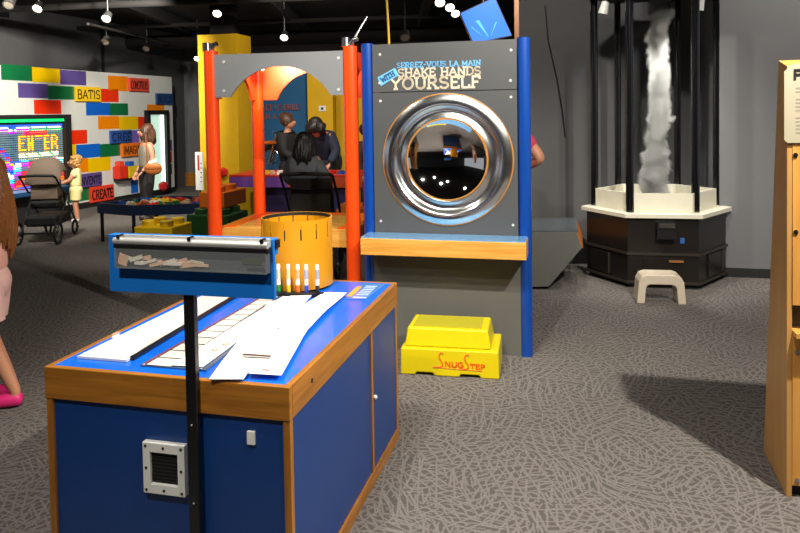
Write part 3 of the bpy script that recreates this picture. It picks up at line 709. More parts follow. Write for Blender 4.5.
# pen tray and markers
t0, t1 = G(273, 296.5, TZ), G(323, 297.5, TZ); dd = (t1 - t0).normalized(); nn = Vector((-dd.y, dd.x, 0))
tray = thing('pen_tray', 'low black pen tray in front of the amber drum', 'tray', Vector((*((t0 + t1) / 2).xy, TZ)), math.atan2(dd.y, dd.x))
tl = (t1 - t0).length
mb = MB().bx((-tl / 2, -.006, .0005), (tl / 2, -.001, .022)).bx((-tl / 2, -.001, .0005), (tl / 2, .026, .004)).bx((-tl / 2, .026, .0005), (tl / 2, .030, .018)).bx((-tl / 2, -.001, .004), (-tl / 2 + .004, .026, .018)).bx((tl / 2 - .004, -.001, .004), (tl / 2, .026, .018))
mb.build('tray_body', MT['black'], tray, bevel=.001)
for (u, cc, nm) in ((278, '128a3c', 'green'), (288, 'e8b820', 'yellow'), (297.5, 'e87018', 'orange'), (306, '1848c0', 'blue'), (317, '18181a', 'black')):
    tr = (u - 273) / 50.0
    b = t0.lerp(t1, tr) + nn * .013
    mk = thing('marker', f'white felt marker standing in the black tray, its cap end {nm}', 'marker', Vector((b.x, b.y, TZ + .0045)), 0, 'felt markers in the black pen tray')
    MB().lathe([(0, 0), (.0085, 0), (.0095, .004), (.0095, .048), (0, .048)], None, 16).build('cap', C(cc, .4), mk, True)
    MB().lathe([(0, .0482), (.009, .0482), (.009, .136), (.0075, .142), (0, .142)], None, 16).build('barrel', MT['white'], mk, True)
    MB().lathe([(.0092, .075), (.0092, .12)], None, 16).build('printed_band', C({'green': 'a8c8b8', 'yellow': 'e0c890', 'orange': 'e8a878', 'blue': '98a8d0', 'black': '98a0b0'}[nm], .5), mk, True)

# ------------------------------------------------------------------ paper dispenser on a post
po = HIT(192.5, 420, TO - EY * .022, EY); po = Vector((po.x, po.y, 0))
disp = thing('scrap_dispenser', 'blue metal dispenser box on a black post with a chrome rail and a window', 'dispenser', po, -A14)
def df(u, v, y=-.02): return local(po, HIT(u, v, po + EY * y, EY))
MB().bx((-.018, -.005, 0), (.018, .018, 1.13)).build('post', MT['black'], disp, bevel=.002)
for (u, v) in ((191, 425), (192, 503)):
    s_ = df(u, v, -.005); MB().cyl((0, -.007, s_.z), (0, -.0048, s_.z), .003, n=10).build('bolt', MT['screw'], disp)
bt, bb = df(109, 234).z, df(109, 291).z; bl, br = df(109, 262).x, df(274, 262).x
zt = (bt + df(274, 240).z) / 2; zb = (bb + df(274, 300).z) / 2
MB().bx((bl, -.02, zb), (br, -.006, zt)).build('face_plate', MT['boxblue'], disp, bevel=.002)
MB().bx((bl, -.0055, zt - .05), (br, -.0052 + .02, zt)).build('top_box', MT['boxblue'], disp, bevel=.003)
MB().bx((br + .0005, -.012, zt - .028), (br + .006, .014, zt - .004)).build('end_cap', MT['black'], disp)
rz0 = df(190, 250).z
wx0, wx1 = df(115, 262, -.05).x, df(266, 262, -.05).x; wz0 = (df(115, 268, -.05).z + df(266, 274.5, -.05).z) / 2; wz1 = (df(115, 248, -.05).z + df(266, 254, -.05).z) / 2
MB().bx((wx0 - .006, -.05, wz1), (wx1 + .006, -.021, wz1 + .014)).build('rail', MT['black'], disp, bevel=.003)
MB().bx((wx0 - .004, -.03, wz1 + .0145), (wx1 + .004, -.0205, wz1 + .04)).build('rail_plate', mat('satin_plate', 'b4b4b2', .5, .5), disp, bevel=.002)
MB().cyl((wx0 - .006, -.042, wz1 + .022), (wx1 + .004, -.042, wz1 + .022), .011, n=20).build('chrome_rod', mat('satin_chrome', 'e4e4e2', .4, .7), disp, True)
for x in (wx0 + .015, (wx0 + wx1) / 2 + .005, wx1 - .012): MB().cyl((x, -.053, wz1 + .036), (x, -.031, wz1 + .036), .007, n=12).build('thumb_screw', MT['steel'], disp, True)
mb = MB().bx((wx0, -.024, wz0), (wx1, -.0208, wz1)).bx((wx0, -.05, wz0), (wx1, -.024, wz0 + .003)).bx((wx0, -.05, wz0 + .003), (wx0 + .003, -.024, wz1)).bx((wx1 - .003, -.05, wz0 + .003), (wx1, -.024, wz1))
mb.build('scrap_tray', C('4c5054', .4), disp)
MB().bx((wx0, -.0525, wz0), (wx1, -.0505, wz1)).build('window', glass('acrylic_window', 'c8d0d4', .03, .1), disp)
MB().bx((wx1 - .075, -.0532, wz0 + .028), (wx1 - .012, -.0526, wz0 + .048)).build('sticker', C('5a5f58', .6), disp)
for k in range(16):
    x = wx0 + .02 + (wx1 - wx0) * .52 * (k / 16) + random.uniform(-.01, .01); z = wz0 + .012 + random.uniform(0, .012) + (.014 if k < 3 else 0)
    a = random.uniform(-.5, .5); L_ = random.uniform(.03, .07)
    mb = MB().box((x + L_ / 2, random.uniform(-.044, -.03), z + .002), (L_, .003, random.uniform(.008, .016)), ry(a * .7))
    o = mb.build('paper_scrap', C(random.choice(('e4dcc8', 'd8c8a8', 'e8dcd0', 'e0b898')), .8), None); o.matrix_world = Matrix.Translation(po) @ Matrix.Rotation(-A14, 4, 'Z')
    tag(o, 'torn cream paper scrap lying behind the dispenser window', 'paper scrap', 'paper scraps in the dispenser tray')
mb = MB().box((wx0 + .02, -.036, wz0 + .024), (.034, .004, .034), ry(.3)); o = mb.build('paper_scrap', C('e0b090', .8), None); o.matrix_world = Matrix.Translation(po) @ Matrix.Rotation(-A14, 4, 'Z')
tag(o, 'largest peach paper scrap at the end of the dispenser window', 'paper scrap', 'paper scraps in the dispenser tray')

# ================================================================== shake hands kiosk
KO = Vector((-.262, 4.765, 0)); KW = 1.135
kiosk = thing('mirror_kiosk', 'tall grey kiosk with a big round concave mirror between two blue posts', 'exhibit kiosk', KO, -A14)
KH = 2.06
def kf(u, v, y=0.0): return local(KO, HIT(u, v, KO + EY * y, EY))
for x in (.042, KW - .042): MB().cyl((x, .03, 0), (x, .03, KH + .01), .042, n=28).build('post', MT['bluepaint'], kiosk, True)
seam = kf(450, 91).z
MB().bx((.085, .0, seam + .002), (KW - .085, .02, KH)).build('header_panel', MT['kiosk'], kiosk, bevel=.002)
mc = kf(447, 159.5); MR = .436
x0, x1, z0, z1 = .085, KW - .085, .70, seam - .002
rows = [[], []]; NN = 96
angs = sorted([2 * PI * k / NN for k in range(NN)] + [math.atan2(zz - mc.z, xx - mc.x) % (2 * PI) for xx in (x0, x1) for zz in (z0, z1)])
for a in angs + [angs[0]]:
    dx, dz = math.cos(a), math.sin(a); t = min([((x1 if dx > 0 else x0) - mc.x) / dx if abs(dx) > 1e-9 else 9, ((z1 if dz > 0 else z0) - mc.z) / dz if abs(dz) > 1e-9 else 9])
    rows[0].append((mc.x + dx * t, 0, mc.z + dz * t)); rows[1].append((mc.x + dx * (MR - .012), 0, mc.z + dz * (MR - .012)))
MB().grid(rows, (0, .02, 0)).build('mirror_panel', MT['kiosk'], kiosk)
mm = Matrix.Translation((mc.x, 0, mc.z)) @ Matrix.Rotation(rad(90), 4, 'X')     # local Z -> -Y (to the viewer)
rim = [(MR - .012, -.02), (MR, .002), (MR - .004, .010), (MR - .03, .022), (MR - .065, .030), (MR - .078, .024), (MR - .09, .010), (MR - .105, -.004), (MR - .12, -.006), (MR - .14, .004), (MR - .158, .010), (MR - .168, .004)]
rimo = MB().lathe(rim, mm, 96).build('mirror_rim', mat('chrome_rim', 'f0f4f4', .2, 1, var=.06, scale=5, bump=.2, bscale=6), kiosk, True)
ra = MR - .168; Rs = .40; z_ = math.sqrt(Rs * Rs - ra * ra)
bowl = [(ra * math.cos(rad(90) * i / 16) if i < 16 else 0, 0) for i in range(17)]
bowl = [(r, .004 + z_ - math.sqrt(Rs * Rs - r * r)) for r, _ in bowl]
MB().lathe(bowl, mm, 96).build('concave_mirror', MT['chrome'], kiosk, True)
MB().lathe([(MR + .004, .001), (MR + .004, .006), (MR - .004, .008), (MR - .004, .001)], mm, 96, True).build('rim_edge', C('b07838', .35), kiosk, True)
MB().lathe([(ra + .004, .006), (ra + .004, .012), (ra - .004, .012), (ra - .004, .006)], mm, 96, True).build('rim_edge', C('b07838', .35), kiosk, True)
# shelf
MB().bx((.04, -.2, .672), (KW - .022, -.003, .782)).build('shelf', MT['oakl'], kiosk, bevel=.004)
MB().bx((.044, -.196, .7825), (KW - .026, -.006, .790)).build('shelf_top', C('6a9cc8', .1, coat=.6), kiosk)
MB().bx((.06, .002, 0.0), (KW - .06, .022, .671)).build('base_panel', MT['greybase'], kiosk)
MB().bx((.09, .15, 0.0), (KW - .09, .40, KH - .05)).build('back_box', MT['darkgrey'], kiosk)
MB().bx((.06, .023, .63), (KW - .06, .075, .67)).build('cross_rail', MT['darkgrey'], kiosk)
for (u, v) in ((380, 54.5), (511, 50), (510.5, 80.5), (379.5, 83), (380.5, 101), (511, 97), (381, 221), (513, 225)):
    q = kf(u, v); MB().cyl((q.x, -.004, q.z), (q.x, .0, q.z), .009, n=14).build('bolt', MT['screw'], kiosk, True)
def ktext(t, u0, v0, u1, v1, hpx, m, name, w, serif=True, gap=.16):
    a, b = kf(u0, v0), kf(u1, v1); h = (kf(u0, v0 - hpx) - a).z
    z = (a.z + b.z) / 2
    return lettering(MB(), t, (a.x, -.0003, z), (1, 0, 0), (0, 0, 1), b.x - a.x, h, w, serif, .0025, gap).build(name, m, kiosk)
ktext("SERREZ-VOUS LA MAIN", 397, 67.4, 480.5, 65.6, 4.9, MT['skyblue'], 'lettering', .2)
ktext("SHAKE HANDS", 398.5, 76.6, 480.5, 74.6, 7.6, MT['ivory'], 'lettering', .2)
ktext("YOURSELF", 391, 89.2, 480, 87, 10.6, MT['ivory'], 'lettering', .2)
q = [kf(*p) for p in ((377.5, 77.5), (395, 67.8), (399, 75.2), (381, 86))]
wt = MB().prism([(p.x, -.0003, p.z) for p in (q[3], q[2], q[1], q[0])], (0, -.003, 0)).build('with_tag', MT['skyblue'], kiosk)
a, b = Vector((q[3].x, 0, q[3].z)), Vector((q[2].x, 0, q[2].z)); up = Vector((q[0].x, 0, q[0].z)) - a
lettering(MB(), "WITH", a + (b - a) * .15 + up * .22 + Vector((0, -.0034, 0)), b - a, up - (b - a) * (up.dot(b - a) / (b - a).length_squared), (b - a).length * .68, up.length * .52, .2, True).build('lettering', C('1c4c78', .6), wt)

# ------------------------------------------------------------------ yellow step
sc_ = Vector((-.02, 4.232, 0)); SW = .60
stp = thing('step_stool', 'bright yellow two tier plastic step with orange script in front of the kiosk', 'step', sc_, rad(-11.3))
def taper(x0, x1, y0, y1, z0, z1, ix, iy):
    mb = MB(); lo = [(x0, y0, z0), (x1, y0, z0), (x1, y1, z0), (x0, y1, z0)]; hi = [(x0 + ix, y0 + iy, z1), (x1 - ix, y0 + iy, z1), (x1 - ix, y1 - iy, z1), (x0 + ix, y1 - iy, z1)]
    a = [mb.bm.verts.new(p) for p in lo]; b = [mb.bm.verts.new(p) for p in hi]
    mb.bm.faces.new(a[::-1]); mb.bm.faces.new(b)
    for k in range(4): mb.bm.faces.new((a[k], a[(k + 1) % 4], b[(k + 1) % 4], b[k]))
    return mb
LW = .165
# lower tier: a shell with two cut-outs at the front foot
prof = [(0, 0), (.09, 0), (.10, .018), (.20, .018), (.21, 0), (.36, 0), (.37, .018), (.48, .018), (.49, 0), (SW, 0), (SW - .004, LW), (.004, LW)]
MB().prism([(x, 0, z) for x, z in prof], (0, .36, 0)).build('lower_tier', MT['yellow'], stp, bevel=.008)
taper(.022, SW - .05, .03, .345, LW + .0005, LW + .115, .018, .018).build('upper_tier', MT['yellow'], stp, bevel=.012, seg=3)
MB().bx((.07, .07, LW + .1155), (SW - .11, .30, LW + .1175)).build('tread', C('a8a010', .8, bump=.6, bscale=120), stp)
# orange script
def S_big(x, z, s): return [(x + .33 * s, z + 1.0 * s), (x + .1 * s, z + 1.02 * s), (x, z + .8 * s), (x + .08 * s, z + .55 * s), (x + .25 * s, z + .3 * s), (x + .25 * s, z + .1 * s), (x + .1 * s, z), (x - .35 * s, z - .02 * s)]
mb = MB()
sf = lambda p: [(x, -.0012, z) for x, z in p]
for (x, z) in ((.24, .058), (.395, .054)): mb.tube(sf(S_big(x, z, .085)), .0045, 6)
mb.tube(sf([(.20, .056), (.5, .046)]), .002, 6)
mb.build('script_swash', MT['redorange'], stp)
lettering(MB(), "NUG", (.276, -.0003, .064), (1, 0, -.02), (0, 0, 1), .11, .03, .26).build('lettering', MT['redorange'], stp)
lettering(MB(), "TEP", (.43, -.0003, .060), (1, 0, -.02), (0, 0, 1), .085, .027, .26).build('lettering', MT['redorange'], stp)
# ================================================================== arched booth
BA = rad(11); BX = Vector((math.cos(BA), -math.sin(BA), 0)); BY = Vector((math.sin(BA), math.cos(BA), 0))
BO = Vector((-1.345, 5.03, 0)); BW = 1.03; BD = .80
booth = thing('arched_booth', 'play booth of four orange posts with arched panels over a wooden table', 'booth', BO, -BA)
def bf(u, v, y=0.0): return local(BO, HIT(u, v, BO + BY * y, BY), BA)
for (x, y) in ((0, 0), (BW, 0), (0.015, BD), (BW, BD)): MB().cyl((x, y, 0), (x, y, 2.06), .05, n=28).build('post', MT['orange'], booth, True)
# table: wooden apron, orange border, wooden top
MB().bx((.0, .03, .66), (BW, .055, .787)).build('apron', MT['oakl'], booth, bevel=.003)
MB().bx((.0, BD - .0, .66), (BW, BD + .025, .787)).build('apron', MT['oakl'], booth, bevel=.003)
for x in (.0, BW - .025): MB().bx((x, .056, .66), (x + .025, BD - .001, .787)).build('apron', MT['oaky'], booth, bevel=.003)
MB().bx((.13, .12, .77), (BW - .13, BD - .1, .789)).build('table_top', wood('booth_top', 'b8843c', 'd0a058', 'X', .25, coat=.4), booth)
mb = MB().bx((.026, .056, .765), (.129, BD - .001, .792)).bx((BW - .129, .056, .765), (BW - .026, BD - .001, .792)).bx((.13, BD - .099, .765), (BW - .13, BD - .001, .792))
mb.build('border', MT['orange'], booth)
MB().bx((.13, .056, .765), (BW - .13, .119, .790)).build('front_border', MT['oakl'], booth)
def arch_panel(x0, x1, zt, zb, s0, s1, crown, y, t, m, name, axis='X'):
    top = [(x0, zt), (x1, zt)]; low = []
    c = (s1 - s0) / 2; r_ = crown - zb; R_ = (c * c + r_ * r_) / (2 * r_); cx = (s0 + s1) / 2; cz = crown - R_
    a = math.asin(min(1, c / R_))
    curve = [(cx + R_ * math.sin(-a + 2 * a * i / 28), cz + R_ * math.cos(-a + 2 * a * i / 28)) for i in range(29)]
    # strips, so that no face is concave
    pts = [(x0, zb), (s0 - .001, zb)] + curve + [(s1 + .001, zb), (x1, zb)]
    rows = [[], []]
    for (x, z) in pts:
        for i, zz in ((0, zt), (1, z)): rows[i].append((x, y, zz) if axis == 'X' else (y, x, zz))
    mb = MB().grid(rows, (0, t, 0) if axis == 'X' else (t, 0, 0))
    return mb.build(name, m, booth)
zc = bf(277, 66.4).z
arch_panel(.04, BW - .045, bf(280, 53).z, bf(280, 96.3).z, bf(232, 97).x, bf(332, 95).x, zc, -.03, .02, MT['grey'], 'front_arch')
arch_panel(.07, BW - .05, 2.04, 1.72, .19, BW - .16, 1.945, BD - .01, .02, MT['orangearch'], 'back_arch')
arch_panel(.04, BD - .04, 2.04, 1.72, .12, BD - .12, 1.93, .0, .02, MT['orangearch'], 'side_arch', 'Y')
arch_panel(.04, BD - .04, 2.04, 1.72, .12, BD - .12, 1.93, BW - .02, .02, MT['orangearch'], 'side_arch', 'Y')
for (u, v) in ((224, 62), (224, 91), (338.5, 58), (338.5, 89.5)):
    q = bf(u, v, -.03); MB().cyl((q.x, -.034, q.z), (q.x, -.0302, q.z), .011, n=14).build('bolt', MT['screw'], booth, True)
# clamps at the post tops
for x in (0, BW):
    cl = MB().cyl((x - .03, 0, 2.061), (x - .03, 0, 2.12), .03, n=16).build('clamp', MT['steel'], booth, True)
    MB().tube([(x + .01, -.01, 2.062), (x + .03, -.02, 2.10), (x + .06, -.02, 2.11)], .018, 10).build('clamp_arm', MT['steel'], cl, True)
MB().tube([(BW + .03, -.02, 2.10), (BW + .12, .02, 2.26)], .008, 8).build('clamp_rod', MT['steel'], booth, True)
# lamp inside the booth
lp = thing('booth_lamp', 'small lamp clipped under the orange back arch of the booth', 'lamp', BO + BX * .17 + BY * .52 + EZ * 2.02)
MB().cyl((0, 0, 0), (0, .03, -.05), .02, .028, 16).build('housing', MT['lampbody'], lp, True)
MB().sph((0, .032, -.055), .018, 12).build('bulb', GL('fff0d0', 8), lp, True)
MB().tube([(0, 0, 0), (0, -.02, .03), (-.05, -.02, .03), (-.147, -.02, .03)], .006, 8).build('bracket', MT['lampbody'], lp, True)

# ------------------------------------------------------------------ big bricks
def big_brick(loc, size, ang, col, label, studs=(2, 2), group=None):
    r = thing('toy_brick', label, 'toy brick', loc, -ang, group)
    w, d, h = size
    MB().bx((0, 0, 0), (w, d, h)).build('body', C(col, .45), r, bevel=.01)
    for i in range(studs[0]):
        for j in range(studs[1]):
            cx, cy = w * (i + .5) / studs[0], d * (j + .5) / studs[1]; q = min(w / studs[0], d / studs[1]) * .33
            MB().cyl((cx, cy, h), (cx, cy, h + .06), q, n=24).build('stud', C(col, .45), r, True, bevel=.006)
    return r
g_ = 'giant toy bricks behind the play booth'
def corner(u, v, z): return G(u, v, z)
yb = G(133.8, 227, .44); yr = G(170.5, 228, .44)
big_brick(Vector((yb.x, yb.y, 0)), ((yr - yb).length, .42, .44), A14, 'e8c010', 'big yellow toy brick with studs in front of the navy play table', group=g_)
gb = D(186, 213, 7.9); gw = .52
big_brick(Vector((gb.x, gb.y, 0)), (gw, .5, .48), A14, '1a4a20', 'big dark green toy brick beneath the orange one, beside the yellow brick', group=g_)
ob = D(199.5, 216, 8.0); zb_ = .541
orr = D(223.5, 216, 7.9)
big_brick(Vector((ob.x, ob.y, zb_)), ((orr - ob).length, .55, D(200, 192.5, 8).z - zb_), A14, 'd86c10', 'big orange toy brick on the green one, behind the front orange post', studs=(1, 2), group=g_)

# ------------------------------------------------------------------ navy play table with small bricks
nz_ = .5
P_ = [G(97, 203, nz_), G(131, 205.5, nz_), G(214, 203, nz_), G(208, 196.2, nz_), G(156, 195.6, nz_)]
nc = sum(P_, Vector()) / 5
nt_ = thing('play_table', 'navy blue many sided play table filled with small toy bricks', 'table', (nc.x, nc.y, 0))
L0 = [Vector((p.x - nc.x, p.y - nc.y, 0)) for p in P_]
mb = MB()
for i in range(5):
    a, b = L0[i], L0[(i + 1) % 5]; ai, bi = a * .94, b * .94
    mb.prism([a, b, bi, ai], (0, 0, .13)).xf(Matrix.Identity(4))
mb.xf(Matrix.Translation((0, 0, nz_ - .13))).build('rim', C('142848', .45), nt_)
MB().prism([v * .935 for v in L0], (0, 0, .03)).xf(Matrix.Translation((0, 0, nz_ - .12))).build('bed', C('1a2c48', .6), nt_)
for v in L0: 
    q = v * .93; MB().cyl((q.x, q.y, 0), (q.x, q.y, nz_ - .131), .022, n=12).build('leg', MT['black'], nt_, True)
bm_ = {}
cols = ['d83018', 'e8c020', 'f0e8d8', 'e87818', '1c58b0', '1c8040', 'c82020', 'd8b890', '7a3c20']
for c in cols:
    for n_ in (2, 3):
        mb = MB().bx((-.024 * n_, -.026, 0), (.024 * n_, .026, .04))
        for k in range(n_): mb.cyl((-.024 * n_ + .024 + .048 * k, 0, .04), (-.024 * n_ + .024 + .048 * k, 0, .05), .015, n=8)
        t = mb.build('small_toy_brick', C(c, .4), None); bm_[(c, n_)] = t.data; bpy.data.objects.remove(t)
cnt = 0; placed = []; tries = 0
while cnt < 90 and tries < 6000:
    tries += 1
    wgt = [random.random() ** 1.2 for _ in L0]; s_ = sum(wgt); q = sum((L0[i] * (wgt[i] / s_) for i in range(5)), Vector()) * random.uniform(.9, 1.4)
    if not all(((L0[(i + 1) % 5] - L0[i]).normalized().cross(q - L0[i])).z > .13 for i in range(5)): continue
    lay = next((l for l in range(2) if all((z.xy - q.xy).length > .135 for z in placed if z.z == l)), None)
    if lay is None or (lay and not any((z.xy - q.xy).length < .1 for z in placed if z.z == lay - 1)): continue
    placed.append(Vector((q.x, q.y, lay)))
    o = bpy.data.objects.new('small_toy_brick', bm_[(random.choice(cols), random.choice((2, 2, 3)))]); COL.objects.link(o)
    o.location = (nc.x + q.x, nc.y + q.y, nz_ - .0895 + .0505 * lay); o.rotation_euler = (0, 0, random.uniform(0, PI))
    tag(o, 'small coloured toy brick lying in the navy play table', 'toy brick', 'small toy bricks in the navy table'); cnt += 1

# ------------------------------------------------------------------ red table behind the booth
rt0 = D(229, 175.5, 9.4); rt1 = D(362, 173, 9.1)
tz_ = .80; ang = math.atan2(-(rt1.y - rt0.y), rt1.x - rt0.x); LN = (rt1 - rt0).length
rt = thing('building_table', 'long red topped building table with purple sides seen through the booth', 'table', (rt0.x, rt0.y, 0), -ang)
MB().bx((0, 0, tz_ - .03), (LN, .75, tz_)).build('table_top', C('c82c18', .35), rt, bevel=.006)
MB().bx((0, -.004, tz_ - .17), (LN * .45, .02, tz_ - .031)).build('apron', C('6a3c8c', .5), rt)
MB().bx((LN * .45, -.004, tz_ - .17), (LN, .02, tz_ - .031)).build('apron', C('a83c14', .5), rt)
MB().bx((.35, .1, 0), (LN - .2, .65, tz_ - .171)).build('base', C('2c2048', .5), rt)
for k, (fx, w, h, c, lb) in enumerate(((.52, .3, .5, '1a6a30', 'green'), (.76, .3, .42, 'd87018', 'dark orange'))):
    q = rt0 + (rt1 - rt0) * (fx * 1.22 - .02); q = Vector((q.x, q.y, 0)) - EY * .55
    big_brick(q, (w, .3, h), A14, c, f'big {lb} toy brick in front of the red building table', group=g_)
for k in range(11):
    fx = .25 + .72 * k / 11; q = Vector((rt0.x, rt0.y, 0)) + Vector((math.cos(ang), -math.sin(ang), 0)) * LN * fx + Vector((math.sin(ang), math.cos(ang), 0)) * random.choice((.08, .3))
    o = bpy.data.objects.new('small_toy_brick', bm_[(random.choice(cols), random.choice((2, 3)))]); COL.objects.link(o); o.location = (q.x, q.y, tz_ + .0005); o.rotation_euler = (0, 0, random.uniform(0, PI))
    tag(o, 'small coloured toy brick on the red building table', 'toy brick', 'small toy bricks on the red table')

# motorbike behind
mbk = D(271, 160, 11.15); mo = thing('motorbike', 'blue and orange motorbike with a spoked wheel beyond the red table', 'motorbike', (mbk.x, mbk.y, 0), rad(-14)); mo.scale = (.8, .8, .8)
def wheel(c):
    w = MB().tube([(c[0] + .3 * math.cos(2 * PI * k / 32), c[1], c[2] + .3 * math.sin(2 * PI * k / 32)) for k in range(32)], .045, 10, True).build('tyre', MT['rubber'], mo, True)
    mb = MB().tube([(c[0] + .24 * math.cos(2 * PI * k / 32), c[1], c[2] + .24 * math.sin(2 * PI * k / 32)) for k in range(32)], .018, 8, True)
    for k in range(12): mb.cyl(c, (c[0] + .24 * math.cos(2 * PI * k / 12), c[1], c[2] + .24 * math.sin(2 * PI * k / 12)), .006, n=6)
    mb.cyl((c[0], c[1] - .05, c[2]), (c[0], c[1] + .05, c[2]), .05, n=14).build('rim', MT['steel'], w)
zz = (mbk.z - .03) / .8
wheel((0, 0, zz)); wheel((1.15, 0, zz))
MB().box((.55, 0, zz - .05), (.5, .26, .36)).build('engine', MT['lampbody'], mo, bevel=.04)
MB().sph((.45, 0, zz + .3), .2, 16, (1.6, .7, .7)).build('tank', C('1c50b0', .3), mo, True)
MB().sph((.05, 0, zz + .38), .1, 14, (2.4, 1.3, .45)).build('mudguard', C('e07020', .35), mo, True)
MB().sph((1.0, 0, zz + .25), .14, 14, (2.2, .9, .4)).build('seat', MT['blackm'], mo, True)
mb = MB().tube([(0, .07, zz), (.16, .07, zz + .55)], .025, 8).tube([(0, -.07, zz), (.16, -.07, zz + .55)], .025, 8).tube([(.2, -.33, zz + .6), (.16, 0, zz + .56), (.2, .33, zz + .6)], .016, 8); mb.build('fork', MT['steel'], mo, True)
MB().bx((-.25, -.25, 0), (1.4, .25, zz - .345)).build('stand', MT['blackm'], mo)
# orange wording on the blue wall
def wall_words(rows, p, n, name, m):
    root = None
bwp, bwn = pb, EY
root = thing('wall_lettering', 'faded orange lettering high on the blue wall behind the booth', 'lettering', pb - EY * .001, -A14)
for (t, u0, u1, v, hp) in (("LET US BUILD", 263, 300, 110, 5), ("ON A RIDE", 262, 292, 119, 5)):
    a = local(pb, HIT(u0, v, pb, EY)); b = local(pb, HIT(u1, v, pb, EY)); hh = (local(pb, HIT(u0, v - hp, pb, EY)) - a).z
    lettering(MB(), t, (a.x, -.001, a.z - pb.z + pb.z), (1, 0, 0), (0, 0, 1), b.x - a.x, hh, .16).build('lettering', C('a0584a', .7), root)
# socket plate on the yellow wall
pyn = HIT(322.5, 108.5, py0, EY); sw_ = thing('wall_plate', 'small pale switch plate on the yellow wall', 'switch plate', pyn, -A14)
MB().bx((-.06, -.012, -.045), (.06, -.001, .045)).build('plate', MT['white'], sw_, bevel=.004)
MB().bx((-.02, -.018, -.02), (.02, -.0125, .02)).build('button', MT['ink'], sw_)
# white notice on the pillar and red knobs
q = D(196.5, 190, 10.75); nt2 = thing('notice_board', 'narrow white upright notice with red print beside the yellow pillar', 'sign', (q.x, q.y, 0), -A14)
zt, zb = D(196.5, 152, 10.75).z, q.z
MB().bx((-.01, 0, zb), (.115, .02, zt)).build('board', MT['white'], nt2)
MB().bx((.03, -.003, zb + (zt - zb) * .52), (.062, -.0005, zt - .05)).build('red_print', C('c03028', .6), nt2)
for k in range(5): MB().bx((.075, -.003, zb + .12 + k * .07), (.1, -.0005, zb + .14 + k * .07)).build('print_line', C('7a7a78', .6), nt2)
MB().cyl((.05, .03, 0), (.05, .03, zt - .05), .012, n=10).build('stand_pole', MT['black'], nt2)
def faceted(loc, r, nrm, label):
    t = thing('faceted_ball', label, 'wall ball', loc)
    n = Vector(nrm).normalized(); MB().ico(n * (-r * .85), r, 1).build('ball', C('c01c18', .4), t)
    MB().ico(n * (-r * 1.5), r * .35, 1).build('centre', C('700c10', .5), t); return t
q = pl.lerp(pr, .55); hp = HIT(225.5, 172, pl, Vector((pr.y - pl.y, -(pr.x - pl.x), 0)))
faceted(hp, .085, Vector((-(pr.y - pl.y), (pr.x - pl.x), 0)), 'red faceted knob on the front of the yellow pillar')
faceted(wallpt(155.5, 186) + WN * .095, .11, -WN, 'red faceted knob low on the white wall behind the woman')

# ------------------------------------------------------------------ strollers
def stroller(label, loc, yaw, s, fabric, canopy=True):
    r = thing('stroller', label, 'stroller', loc, yaw); S = Matrix.Diagonal((s * (.82 if canopy else 1), s, s, 1))
    fm = MT['black']; hz = .86 if canopy else 1.02
    b = lambda mb, n, m, sm=True, **k: mb.xf(S).build(n, m, r, sm, **k)
    for sx in (-1, 1):
        x = sx * .27
        b(MB().tube([(x, -.38, .12), (x, -.05, .5), (x, .05, .62), (x, -.1, hz - .2), (x * .98, -.33, hz)], .014, 8).tube([(x, .42, .1), (x, .05, .5)], .014, 8), 'frame', fm)
        w = b(MB().tube([(x + sx * .03, -.38 + .135 * math.cos(2 * PI * k / 24), .15 + .135 * math.sin(2 * PI * k / 24)) for k in range(24)], .018, 8, True), 'wheel', MT['rubber'])
        mb = MB()
        for k in range(6): mb.cyl((x + sx * .03, -.38, .15), (x + sx * .03, -.38 + .125 * math.cos(PI * k / 3), .15 + .125 * math.sin(PI * k / 3)), .007, n=6)
        mb.cyl((x, -.38, .15), (x + sx * .045, -.38, .15), .03, n=12); b(mb, 'hub', MT['steel'])
        w.name = 'wheel'
        b(MB().tube([(x * .8, .42 + .09 * math.cos(2 * PI * k / 20), .109 + .09 * math.sin(2 * PI * k / 20)) for k in range(20)], .018, 8, True), 'wheel', MT['rubber'])
    b(MB().tube([(-.265, -.33, hz), (-.25, -.40, hz + .03), (0, -.43, hz + .04), (.25, -.40, hz + .03), (.265, -.33, hz)], .018, 10), 'handle', MT['blackm'])
    b(MB().tube([(-.27, -.38, .15), (.27, -.38, .15)], .012, 8), 'axle', fm)
    b(MB().bx((-.24, -.3, .22), (.24, .25, .36)), 'basket', MT['blackm'], False, bevel=.03)
    # seat shell: back leaning away
    rows = []
    for i in range(9):
        t = i / 8; y = .18 - .36 * t if t < .4 else .036 - .22 * (t - .4) ; z = .48 if t < .4 else .48 + (t - .4) * .85
        rows.append([(x * (.21 if t < .4 else .22), y - .05 * (1 - x * x), z) for x in (-1, -.5, 0, .5, 1)])
    b(MB().grid(rows, (0, -.035, .0)), 'seat', C(fabric, .85, bump=.2))
    b(MB().bx((-.21, -.16, .56), (.21, -.125, .88)), 'back_pocket', C(fabric, .85), False, bevel=.015)
    b(MB().bx((-.22, -.17, .44), (.22, .02, .55)), 'seat_base', MT['blackm'], False, bevel=.03)
    if not canopy: return r
    rows = []
    for i in range(11):
        a = rad(-15 + 130 * i / 10); rows.append([(x * .27, -.02 + (-.2 * math.cos(a)) * (1 - .15 * x * x), .84 + .27 * math.sin(a) * math.sqrt(max(0, 1 - .75 * x * x * x * x)) - .03 * x * x) for x in (-1, -.8, -.55, -.25, 0, .25, .55, .8, 1)])
    b(MB().grid(rows, (0, .012, -.012)), 'canopy', C(fabric, .85, bump=.2))
    return r
sp_ = G(36, 245); stroller('grey brown stroller seen from behind in front of the peg light wall', (sp_.x, sp_.y + .36, 0), rad(6), .98, '7a6a5c')
